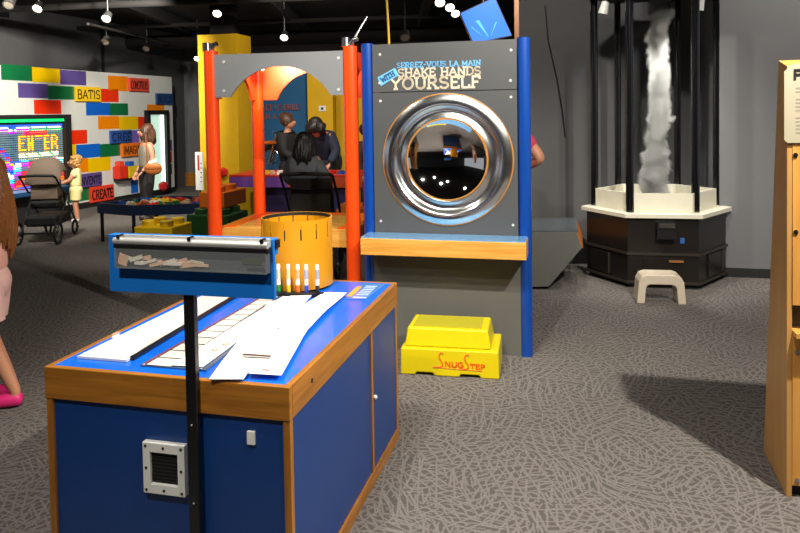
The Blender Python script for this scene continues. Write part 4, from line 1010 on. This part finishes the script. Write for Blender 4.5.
sp2 = D(309, 200, 6.75); stroller('black stroller seen from behind through the play booth', (sp2.x, sp2.y + .35, 0), rad(-4), .97, '26201e', False)

# ------------------------------------------------------------------ white kids stool by the vapour column
w0_ = G(637, 303.5); w1_ = G(686.5, 305); WW = (w1_ - w0_).length
ws = thing('foot_stool', 'small off white plastic foot stool in front of the black hexagon base', 'stool', w0_, math.atan2(w1_.y - w0_.y, w1_.x - w0_.x))
HS = .24
out = [(0, 0), (.015, HS * .75), (.04, HS * .94), (.08, HS), (WW - .08, HS), (WW - .04, HS * .94), (WW - .015, HS * .75), (WW, 0)]
mb = MB(); D_s = .2
inn = [(.062, 0), (.072, HS * .52), (.085, HS * .62), (.11, HS * .66), (WW - .11, HS * .66), (WW - .085, HS * .62), (WW - .072, HS * .52), (WW - .062, 0)]
mb.grid([[(x, 0, z) for x, z in out], [(x, 0, z) for x, z in inn]], (0, D_s, 0))
mb.build('body', C('c6baa6', .5), ws, bevel=.008)
MB().bx((.09, .03, HS + .0005), (WW - .09, D_s - .03, HS + .004)).build('tread', C('c8baa8', .8, bump=.5, bscale=90), ws)

# ------------------------------------------------------------------ vapour column exhibit
VL, VFL, VFR, VR = G(581, 206, .67), G(625, 214, .67), G(703, 215, .67), G(732, 207, .67)
vc = (VL + VR) / 2; vc.z = 0
def xy(p): return Vector((p.x - vc.x, p.y - vc.y, 0))
hexa = [xy(VFL), xy(VFR), xy(VR), -xy(VFL), -xy(VFR), xy(VL)]
tor = thing('vapour_exhibit', 'black hexagonal base with white top and six tall black poles around a rising vapour column', 'exhibit', vc)
def hexp(s, z0, z1, m, name, bevel=0): return MB().prism([v * s + EZ * z0 for v in hexa], (0, 0, z1 - z0)).build(name, m, tor, bevel=bevel)
bl_ = mat('black_laminate', '1a1614', .3)
hexp(.86, 0, .06, MT['blackm'], 'toe_kick'); hexp(.92, .061, .30, bl_, 'lower_base'); hexp(.95, .3005, .322, C('2c2622', .4), 'middle_trim'); hexp(.92, .3225, .632, bl_, 'upper_base')
hexp(.95, .045, .066, C('2c2622', .4), 'bottom_trim')
hexp(1.0, .6325, .672, MT['cream'], 'ledge', .004)
mb = MB()
for i in range(6):
    a, b = hexa[i] * .80, hexa[(i + 1) % 6] * .80; mb.prism([a, b, b * .965, a * .965], (0, 0, .17))
mb.xf(Matrix.Translation((0, 0, .6725))).build('white_box', MT['cream'], tor)
MB().prism([v * .77 for v in hexa], (0, 0, .01)).xf(Matrix.Translation((0, 0, .673))).build('box_floor', C('b8b4a4', .6), tor)
fd = (hexa[1] - hexa[0]); fl_ = fd.length; fd.normalize(); fn = Vector((fd.y, -fd.x, 0))      # front face
def ff(s, z, off, k=.92): return hexa[0] * k + fd * (s * fl_ * k) + fn * off + EZ * z
def onface(name, s0, s1, z0, z1, t, m, i=0, off=.001, parent=None):
    a, b = hexa[i] * .92, hexa[(i + 1) % 6] * .92; d = b - a; n = Vector((d.y, -d.x, 0)).normalized()
    p = [a + d * s0 + n * off, a + d * s1 + n * off, a + d * s1 + n * (off + t), a + d * s0 + n * (off + t)]
    return MB().prism([x + EZ * z0 for x in p], (0, 0, z1 - z0)).build(name, m, parent or tor)
onface('hatch', .22, .80, .085, .275, .012, bl_)
onface('hatch_handle', .58, .78, .245, .262, .02, C('8a5a30', .4), off=.0135)
ch = onface('air_chute', .40, .66, .46, .60, .09, MT['black'])
onface('chute_lip', .42, .64, .56, .595, .015, MT['steel'], off=.092, parent=ch)
onface('label_plate', .74, .80, .41, .46, .004, C('2a5a98', .4))
for i, (a, b) in ((5, (.1, .62)), (1, (.3, .85))):
    d_ = onface('side_door', a, b, .085, .285, .012, bl_, i); onface('door_edge', b - .05, b - .02, .09, .28, .006, C('3a342e', .4), i, .014, d_)
# poles
for k, (u, v, y) in enumerate(((630, 212, None), (695.5, 212, None), (594.5, 0, 6.78), (717, 205, None), (618, 0, 7.12), (677.5, 0, 7.02))):
    p = G(u, v, .672) if y is None else D(u, 150, y)
    MB().cyl((p.x - vc.x, p.y - vc.y, .6725), (p.x - vc.x, p.y - vc.y, 2.68), .036 if k < 4 else .032, n=20).build('pole', mat('gloss_black_pole' + 'abcdef'[k], '0e0e10', .15, coat=.5), tor, True)
hexp(1.02, 2.68, 2.74, MT['blackm'], 'top_plate'); hexp(.5, 2.745, 3.1, MT['blackm'], 'fan_hood')
q = D(660, 8, 6.7); MB().cyl((q.x - vc.x, q.y - vc.y, 2.62), (q.x - vc.x, q.y - vc.y, 2.679), .06, n=20).build('intake', MT['lampw'], tor, True)
for (u, y) in ((606, 6.6), (701, 6.45)):
    q = D(u, 14, y); x, yy = q.x - vc.x, q.y - vc.y
    l_ = MB().cyl((x, yy, 2.61), (x - .02, yy + .02, 2.50), .035, .05, 18).build('spot_lamp', MT['lampw'], tor, True)
    MB().tube([(x, yy, 2.679), (x, yy, 2.605)], .015, 8).build('lamp_stem', MT['lampw'], l_, True)
    MB().bx((x - .07, yy - .03, 2.66), (x + .07, yy + .03, 2.679)).build('lamp_base', MT['lampw'], l_)
# rising vapour
ax0, ax1 = D(655, 190, 6.62), D(661, 6, 6.62)
mb = MB(); rings = []; ZL = 1.94; tilt = (ax1.x - ax0.x) / ZL
for i in range(25):
    z = ZL * i / 24; r_ = .2 + .08 * max(0, .7 - z) - .05 * z / ZL
    rings.append([(tilt * z + r_ * math.cos(2 * PI * k / 24), r_ * math.sin(2 * PI * k / 24), z) for k in range(25)])
mb.grid(rings)
bmesh.ops.remove_doubles(mb.bm, verts=mb.bm.verts, dist=1e-4)
bmesh.ops.holes_fill(mb.bm, edges=mb.bm.edges, sides=0)
o = mb.build('vapour_column', smokemat(tilt, .12), None, True); o.location = (ax0.x, ax0.y, .69); tag(o, 'white twisting column of vapour rising between the black poles', 'vapour'); o['kind'] = 'stuff'

# ------------------------------------------------------------------ angled grey console behind the kiosk
cy = 6.2
con = thing('wedge_console', 'grey wedge shaped console with an orange edge, between kiosk and vapour exhibit', 'console', D(534, 288, cy) * 1.0, 0)
cb = con.location.copy(); con.location = (cb.x, cb.y, 0)
def cw_(u, v): p = HIT(u, v, Vector((cb.x, cb.y, 0)), EY); return Vector((p.x - cb.x, p.y - cb.y, p.z))
pr_ = [cw_(500, 232), cw_(577, 232), cw_(582, 248), cw_(549, 286.5), cw_(500, 289.5)]
zm = .0
MB().prism([(p.x, p.y, max(p.z, 0.0)) for p in pr_], EY * .75).build('body', MT['greybase'], con, bevel=.003)
MB().prism([cw_(499, 230.5), cw_(577.3, 230.5), cw_(577.3, 231.7), cw_(499, 231.7)], EY * .76).build('top_sheet', C('505860', .15, coat=.5), con)
MB().prism([cw_(577.6, 231), cw_(583, 248), cw_(582.3, 248.3), cw_(577.2, 233)], EY * .76).build('edge_strip', C('b86414', .4), con)
q = G(566, 262); o = MB().bx((q.x - .28, q.y - .1, 0), (q.x + .2, q.y + .25, .25)).build('low_box', MT['blackm'], None, bevel=.01); tag(o, 'low black box on the floor between the wedge console and the hexagon base', 'box')  # plain matt black box between the console and the hexagon base

# ------------------------------------------------------------------ wooden cabinet on the right
c0 = G(786.5, 497); cO = Vector((c0.x, c0.y, 0))
cab = thing('plywood_cabinet', 'tall birch plywood cabinet with a slanted side and paper notice', 'cabinet', cO, -A14)
def cs(u, v): return local(cO, HIT(u, v, cO, EX))
pf = [cs(786.5, 497), cs(763.5, 441), cs(770, 280), cs(778.5, 60.5), cs(787, 66)]
pf = [(p.y, p.z) for p in pf]
pf[0] = (0, 0.0); pf[1] = (pf[1][0], max(0, min(pf[1][1], .02)))
side = [(0, y, z) for y, z in pf]
MB().prism(side, (.02, 0, 0)).build('side_panel', MT['plyl'], cab, bevel=.002)
CWd = .75; zt = pf[4][1]; yt = pf[4][0]
MB().prism([(CWd, y, z) for y, z in pf], (.02, 0, 0)).build('side_panel', MT['plyl'], cab, bevel=.002)
def cfz(u, v): return local(cO, HIT(u, v, cO, EY))
zs = cfz(790, 305).z; zd = cfz(790, 335).z
MB().prism([(.0205, .0, zs), (CWd - .0005, .0, zs), (CWd - .0005, yt, zt), (.0205, yt, zt)], (0, .02, 0)).build('upper_panel', MT['ply'], cab)
MB().bx((.0205, .0, .05), (CWd - .0005, .018, zd)).build('door', MT['ply'], cab, bevel=.002)
MB().bx((.0205, .06, zd + .001), (CWd - .0005, .08, zs - .001)).build('recess_panel', MT['darkgrey'], cab)
MB().bx((.0205, -.05, zd + .001), (CWd - .0005, .059, zd + .02)).build('shelf', MT['ply'], cab)
MB().prism([(.0205, pf[4][0], pf[4][1] + .0), (.0205, pf[3][0], pf[3][1]), (.0205, pf[3][0], pf[3][1] - .02), (.0205, pf[4][0] + .021, pf[4][1] - .02)], (CWd - .021, 0, 0)).build('top_panel', MT['ply'], cab)
MB().bx((.0205, .03, 0), (CWd - .0005, .05, .049)).build('toe_kick', MT['blackm'], cab)
for (u, v) in ((796, 155), (796, 232), (797, 352), (797, 480)):
    q = cfz(u, v); yy = 0 if q.z < zs else yt * (q.z - zs) / (zt - zs)
    MB().cyl((q.x, yy - .005, q.z), (q.x, yy + .001, q.z), .009, n=14).build('bolt', MT['steel'], cab, True)
q0, q1 = cfz(783.5, 64), cfz(783.5, 143)
nv = Vector((0, yt, zt - zs)).normalized()
def onup(x, z, off): return Vector((x, yt * (z - zs) / (zt - zs) - off, z))
pz1, pz0 = q0.z, q1.z; px0 = -.012; px1 = .33
nt3 = thing('paper_notice', 'cream laminated paper notice fixed to the top of the plywood cabinet', 'notice', cO, -A14)
MB().prism([onup(px0, pz0 + .012, .004), onup(px0 + .012, pz0, .004), onup(px1, pz0, .004), onup(px1, pz1, .004), onup(px0 + .03, pz1, .004), onup(px0, pz1 - .03, .004)], (0, -.003, 0)).build('sheet', C('aaa28c', .35), nt3)
lettering(MB(), "PLAY", onup(.022, pz1 - .06, .0073), (1, 0, 0), nv, .2, .035, .24).build('heading', MT['ink'], nt3)
mb = MB()
for k in range(13):
    if k in (2, 7): continue
    z = pz1 - .10 - k * .0155 * (pz1 - pz0) / .33
    mb.prism([onup(.03, z, .0073), onup(.29 - (k % 3) * .03, z, .0073), onup(.29 - (k % 3) * .03, z + .005, .0073), onup(.03, z + .005, .0073)], (0, -.0006, 0))
mb.build('print_line', C('8a867c', .7), nt3)

# ------------------------------------------------------------------ monitor, cable, ceiling lamps
my = 6.6
mp = [D(u, v, my) for u, v in ((473.6, 43), (511, 35), (494.5, -2), (460.7, 13.5))]
mcx = sum(mp, Vector()) / 4
mon = thing('monitor', 'tilted screen glowing bright blue hung from the ceiling behind the kiosk', 'monitor', mcx)
ml = [p - mcx for p in mp]
MB().prism([p * 1.0 for p in ml], (0, -.004, 0)).build('screen', None or (lambda: (lambda m: m)(GL('0a5cec', .95)))(), mon)
MB().prism([p * 1.05 + Vector((0, .002, 0)) for p in ml], (0, .05, 0)).build('casing', MT['black'], mon)
a_ = ml[0].lerp(ml[1], .5); b_ = ml[3].lerp(ml[2], .35)
sw2 = MB()
for (s0_, t0_, s1_2, t1_, wq) in ((.42, .08, .33, .62, .05), (.5, .1, .78, .42, .02), (.3, .12, .12, .5, .015)):
    P0 = ml[0].lerp(ml[1], s0_).lerp(ml[3].lerp(ml[2], s0_), t0_); P1 = ml[0].lerp(ml[1], s1_2).lerp(ml[3].lerp(ml[2], s1_2), t1_); e_ = (ml[1] - ml[0]) * wq
    sw2.prism([p + Vector((0, -.0045, 0)) for p in (P0, P0 + e_ * .3, P1 + e_, P1 - e_)], (0, -.001, 0))
sw2.build('screen_picture', GL('3c94f8', 1.0), mon)
MB().tube([(0, .06, 0), (0, .12, .1), (0, .12, CEIL - mcx.z)], .02, 10).build('mount', MT['lampbody'], mon, True)
q0 = D(389.5, 49, 5.4); q = [D(384.5, -60, 5.4), D(386, -10, 5.4), D(388, 20, 5.4), D(389.5, 52, 5.4)]
o = MB().tube([(q[0].x, q[0].y, CEIL)] + q[1:], .009, 8).build('hanging_cable', C('d8b020', .5), None, True); tag(o, 'yellow cable hanging down behind the grey header of the kiosk', 'cable')
q = [HIT(u, v, w_, nb) + nb * .012 for u, v in ((545, 6), (548, 40), (557, 80), (562, 110), (565, 137))]
o = MB().tube(q, .008, 8).build('wall_cable', MT['black'], None, True); tag(o, 'black cable running down the dark wall beside the vapour exhibit', 'cable')
LAMPS = [(37, 9, 9.0, 1, 'brightest ceiling lamp, above the green end of the white wall'), (106, 19, 9.5, 1, 'lit ceiling lamp above the orange block of the white wall'), (105, 42, 11.5, 0, 'unlit grey ceiling lamp on the dark track above the white wall'), (146, 49, 13, 0, 'small dim ceiling lamp nearest the far end of the white wall'),
         (217, 14, 9.5, 1, 'lit ceiling lamp over the yellow pillar'), (197, 59, 13.5, 1, 'lit lamp just beside the top of the yellow pillar'), (284, 38, 10.5, 1, 'lit ceiling lamp over the grey booth arch'), (440, 3, 8.2, 1, 'uppermost of three lit lamps beside the blue monitor'), (450, 8, 8.8, 1, 'middle of three lit lamps beside the blue monitor'), (455.5, 14, 9.4, 1, 'lowest of three lit lamps beside the blue monitor'), (405, 38, 8.5, 0, 'unlit dark ceiling lamp over the kiosk header'), (8, 5, 8.5, 0, 'dim grey ceiling lamp at the upper left corner')]
LP = []
for (u, v, y, on, lab) in LAMPS:
    q = D(u, v, y); r = thing('ceiling_lamp', lab, 'lamp', q, 0, 'track lamps under the black ceiling')
    TM = Matrix.Rotation(rad(-48), 4, 'X')
    MB().lathe([(.03, .14), (.05, .12), (.062, .02), (.066, 0), (.058, 0), (.054, .02)], TM, 20).build('shade', MT['lampbody'] if on else C('4a4846', .5), r, True)
    MB().cyl((0, 0, .012), (0, 0, .017), .053, n=20).xf(TM).build('bulb_face', GL('fff2da', 14) if on else C('8c8478', .3), r)
    MB().cyl((0, .06, .09), (0, .06, CEIL - q.z), .01, n=10).build('stem', MT['lampbody'], r, True)
    LP.append(q)
o = MB().tube([D(88, 24, 10), D(170, 43, 14)], .02, 8).build('ceiling_lamp_track', C('2c2826', .6), None, True); tag(o, 'dark lamp track under the ceiling over the white wall', 'track')
# ================================================================== people
# girl at the left edge, walking to the left, hair down her back
gp = G(8, 404)
person('girl with long auburn hair, pale pink top and pink clogs at the left edge', 'person', (gp.x - .09, gp.y, 0), rad(-78), 1.36,
       pose={'hipL': (.05, 0, .49), 'knL': (.055, .02, .275), 'anL': (.055, .115, .05), 'toL': (.06, .03, .022), 'hipR': (-.05, 0, .49), 'knR': (-.055, -.02, .28), 'anR': (-.055, .07, .05), 'toR': (-.06, -.02, .022)},
       top='e0a898', top_sleeve='short', bottom='d8b0a8', bottom_len='short', hair='hairauburn', hairlen=.36, shoes='e02878', head=1.08)
# toddler at the light wall
tp = G(77, 222)
person('toddler with curly blond hair in a pale yellow outfit facing the light wall', 'person', (tp.x, tp.y, 0), rad(-72), .97,
       pose={'elL': (.12, -.08, .67), 'wrL': (.09, -.2, .62), 'elR': (-.125, -.06, .66), 'wrR': (-.1, -.19, .64), 'jaw': (0, -.02, .885)},
       top='e4dc9c', top_sleeve='short', bottom='e0d894', bottom_len='short', hair='hairblond', shoes='e8e0dc', head=1.35, curly=True, fat=1.15)
# woman with bag
wp = D(146.5, 160, 10.7)
wroot, WJ = person('woman in a grey sleeveless top and dark trousers with a tan shoulder bag', 'person', (wp.x, wp.y, 0), rad(-55), 1.48,
       pose={'elR': (-.135, .0, .635), 'wrR': (-.15, -.06, .5), 'elL': (.135, .03, .64), 'wrL': (.12, -.08, .52)},
       top='7c7868', top_sleeve='none', bottom='201c1c', hair='hairbrown', hairlen=.17, shoes='2c2420')
bag = thing('shoulder_bag', 'tan leather bag hanging at the hip of the woman in the grey top', 'bag', D(155, 160, 10.35))
z_ = D(154, 168, 10.5).z - bag.location.z
MB().sph((-.03, 0, z_), .125, 20, (1.1, .35, .75)).build('bag_body', C('a8602c', .5), bag, True)
MB().sph((-.03, -.02, z_ + .025), .125, 20, (1.0, .3, .5), rx(.2)).build('bag_flap', C('b86c34', .5), bag, True)
MB().tube([(-.13, .0, z_ + .05), (-.16, .1, z_ + .3), (-.2, .2, z_ + .5)], .008, 6).build('strap', C('7c4420', .6), bag, True)
MB().box((-.03, -.01, z_ + .105), (.12, .02, .05), ry(-.5)).build('paper', MT['paper'], bag)
# boy beyond the red table
bp = D(288, 140, 10.6)
person('boy in a black hooded jacket standing behind the red table', 'person', (bp.x, bp.y, 0), rad(70), 1.6,
       pose={'elL': (.12, -.06, .66), 'wrL': (.08, -.2, .6), 'elR': (-.125, -.03, .64), 'wrR': (-.1, -.17, .58)}, top='161618', bottom='1c1c24', hair='hairbrown', head=1.05)
# woman leaning over the red table
lp_ = D(320, 150, 10.15)
person('woman in a navy jacket bending over the red table, hands on it', 'person', (lp_.x, lp_.y + .35, 0), rad(-8), 1.68,
       pose={'spine': (0, -.03, .61), 'chest': (0, -.09, .70), 'neckb': (0, -.145, .765), 'neck': (0, -.18, .785), 'jaw': (0, -.225, .785), 'head': (0, -.22, .835), 'crown': (0, -.205, .872),
             'shL': (.11, -.13, .745), 'shR': (-.11, -.13, .745), 'elL': (.16, -.14, .62), 'wrL': (.11, -.2, .52), 'elR': (-.16, -.15, .62), 'wrR': (-.09, -.23, .525)},
       top='1c2438', bottom='181820', hair='hairdark', hairlen=.10, fat=1.15, head=1.05)
# person with dark hair in front of the black stroller
dp = D(305, 160, 7.75)
person('person with long dark hair and a grey coat seen from behind beyond the black stroller', 'person', (dp.x, dp.y, 0), rad(172), 1.36,
       top='54565c', bottom='202024', hair='hairdark', hairlen=.2, fat=1.25, head=1.15, pose={'elL': (.16, -.02, .65), 'wrL': (.13, -.14, .6), 'elR': (-.16, -.02, .65), 'wrR': (-.13, -.14, .6)})
# seated person beside the red post
ep = D(341, 150, 9.0)
person('person in a dark brown jacket partly hidden behind the right orange post', 'person', (ep.x + .25, ep.y + 1.6, 0), rad(60), 1.42, top='2a1c14', bottom='1c1816', hair='hairdark')
# person behind the kiosk, only an elbow shows
kp = D(519, 140, 5.75)
person('person in a pink sleeve behind the kiosk, only an elbow showing', 'person', (kp.x - .125, kp.y, 0), rad(180), 1.72,
       pose={'elL': (-.0, 0, 0)} and {'shR': (-.105, .005, .795), 'elL': (.2, .03, .69), 'wrL': (.1, -.1, .66), 'elR': (.0 - .17, .06, .70), 'wrR': (-.08, -.08, .64)},
       top='c83c58', top_sleeve='short', bottom='1c1c20', hair='hairdark')

# ================================================================== light
SC.view_settings.view_transform = 'Standard'; SC.view_settings.look = 'None'; SC.view_settings.gamma = 1; SC.view_settings.use_curve_mapping = False
SC.view_settings.exposure = 0.25
wd = bpy.data.worlds.new('world'); SC.world = wd; wd.use_nodes = True
wd.node_tree.nodes['Background'].inputs['Color'].default_value = (.9, .93, 1, 1); wd.node_tree.nodes['Background'].inputs['Strength'].default_value = .3
def spot(name, p, t, w, size=60, blend=.5, r=.05, col=(1, .93, .82)):
    l = bpy.data.lights.new(name, 'SPOT'); l.energy = w; l.spot_size = rad(size); l.spot_blend = blend; l.shadow_soft_size = r; l.color = col
    o = bpy.data.objects.new(name, l); COL.objects.link(o); o.location = p; o.rotation_euler = (Vector(t) - Vector(p)).to_track_quat('-Z', 'Y').to_euler(); return o
def area(name, p, t, w, sx, sy, col=(1, .95, .88)):
    l = bpy.data.lights.new(name, 'AREA'); l.energy = w; l.shape = 'RECTANGLE'; l.size = sx; l.size_y = sy; l.color = col
    o = bpy.data.objects.new(name, l); COL.objects.link(o); o.location = p; o.rotation_euler = (Vector(t) - Vector(p)).to_track_quat('-Z', 'Y').to_euler(); return o
spot('track_and_fill_spot', (1.84, 1.94, 3.25), (1.0, 3.6, 0), 560, 112, .4, .03)
spot('track_and_fill_spot', (-.75, 2.2, 3.3), (-.4, 2.9, .7), 165, 80, .5, .04)
spot('track_and_fill_spot', (-.9, .5, 3.2), (-.75, 2.2, 1.0), 190, 50, .6, .04)
spot('track_and_fill_spot', (-.1, 2.4, 3.3), (.2, 4.7, 1.2), 230, 60, .6, .04)
spot('track_and_fill_spot', (.6, 1.2, 3.3), (.5, 4.2, 0), 110, 80, .6, .04)
spot('track_and_fill_spot', (-3.3, 8.8, 3.3), (-5.3, 12.4, 1.2), 620, 85, .6, .06)
spot('track_and_fill_spot', (-4.2, 7.4, 3.3), (-5.6, 10.8, 1.2), 400, 85, .6, .06)
spot('track_and_fill_spot', (3.6, 4.6, 3.3), (4.0, 6.6, 1.8), 160, 95, .7, .06)
spot('track_and_fill_spot', (2.0, 4.4, 3.3), (2.35, 6.6, 1.1), 130, 55, .6, .04)
spot('track_and_fill_spot', (1.1, 5.4, 3.3), (1.9, 7.8, 1.2), 140, 95, .6, .04)  # extra fill spot, added to brighten the alcove wall
spot('track_and_fill_spot', (-1.8, 3.9, 3.3), (-1.0, 5.1, 1.2), 130, 70, .6, .04)
spot('track_and_fill_spot', (-1.9, 8.2, 3.3), (-1.4, 11, 1.2), 420, 95, .6, .05)
spot('track_and_fill_spot', (-2.6, 7.0, 3.3), (-2.8, 9.4, .3), 170, 80, .6, .05)
spot('track_and_fill_spot', (-.9, 8.6, 3.3), (-1.5, 12, 1.4), 200, 95, .6, .05)
for (u, y) in ((606, 6.6), (701, 6.45)):
    q = D(u, 14, y); spot('vapour_spot', (q.x - .03 if u > 650 else q.x + .03, q.y, 2.47), (ax0.x, ax0.y, 1.1), 60, 75, .6, .02, (1, .97, .9))
q = BO + BX * .22 + BY * .47 + EZ * 2.0
spot('booth_spot', q, BO + BX * .26 + BY * .79 + EZ * 1.88, 30, 140, .8, .02, (1, .85, .55))
spot('booth_spot', BO + BX * .7 + BY * .25 + EZ * 2.02, BO + BX * .6 + BY * .79 + EZ * 1.9, 3, 120, .8, .02, (1, .85, .6))

# ------------------------------------------------------------------ give single-mesh things an origin at their own base
for o in list(COL.objects):
    if o.type == 'MESH' and o.parent is None and o.get('category') and not o.children and o.location.length < 1e-6:
        vs = [v.co for v in o.data.vertices]
        c = Vector(((min(v.x for v in vs) + max(v.x for v in vs)) / 2, (min(v.y for v in vs) + max(v.y for v in vs)) / 2, min(v.z for v in vs)))
        o.data.transform(Matrix.Translation(-c)); o.location = c
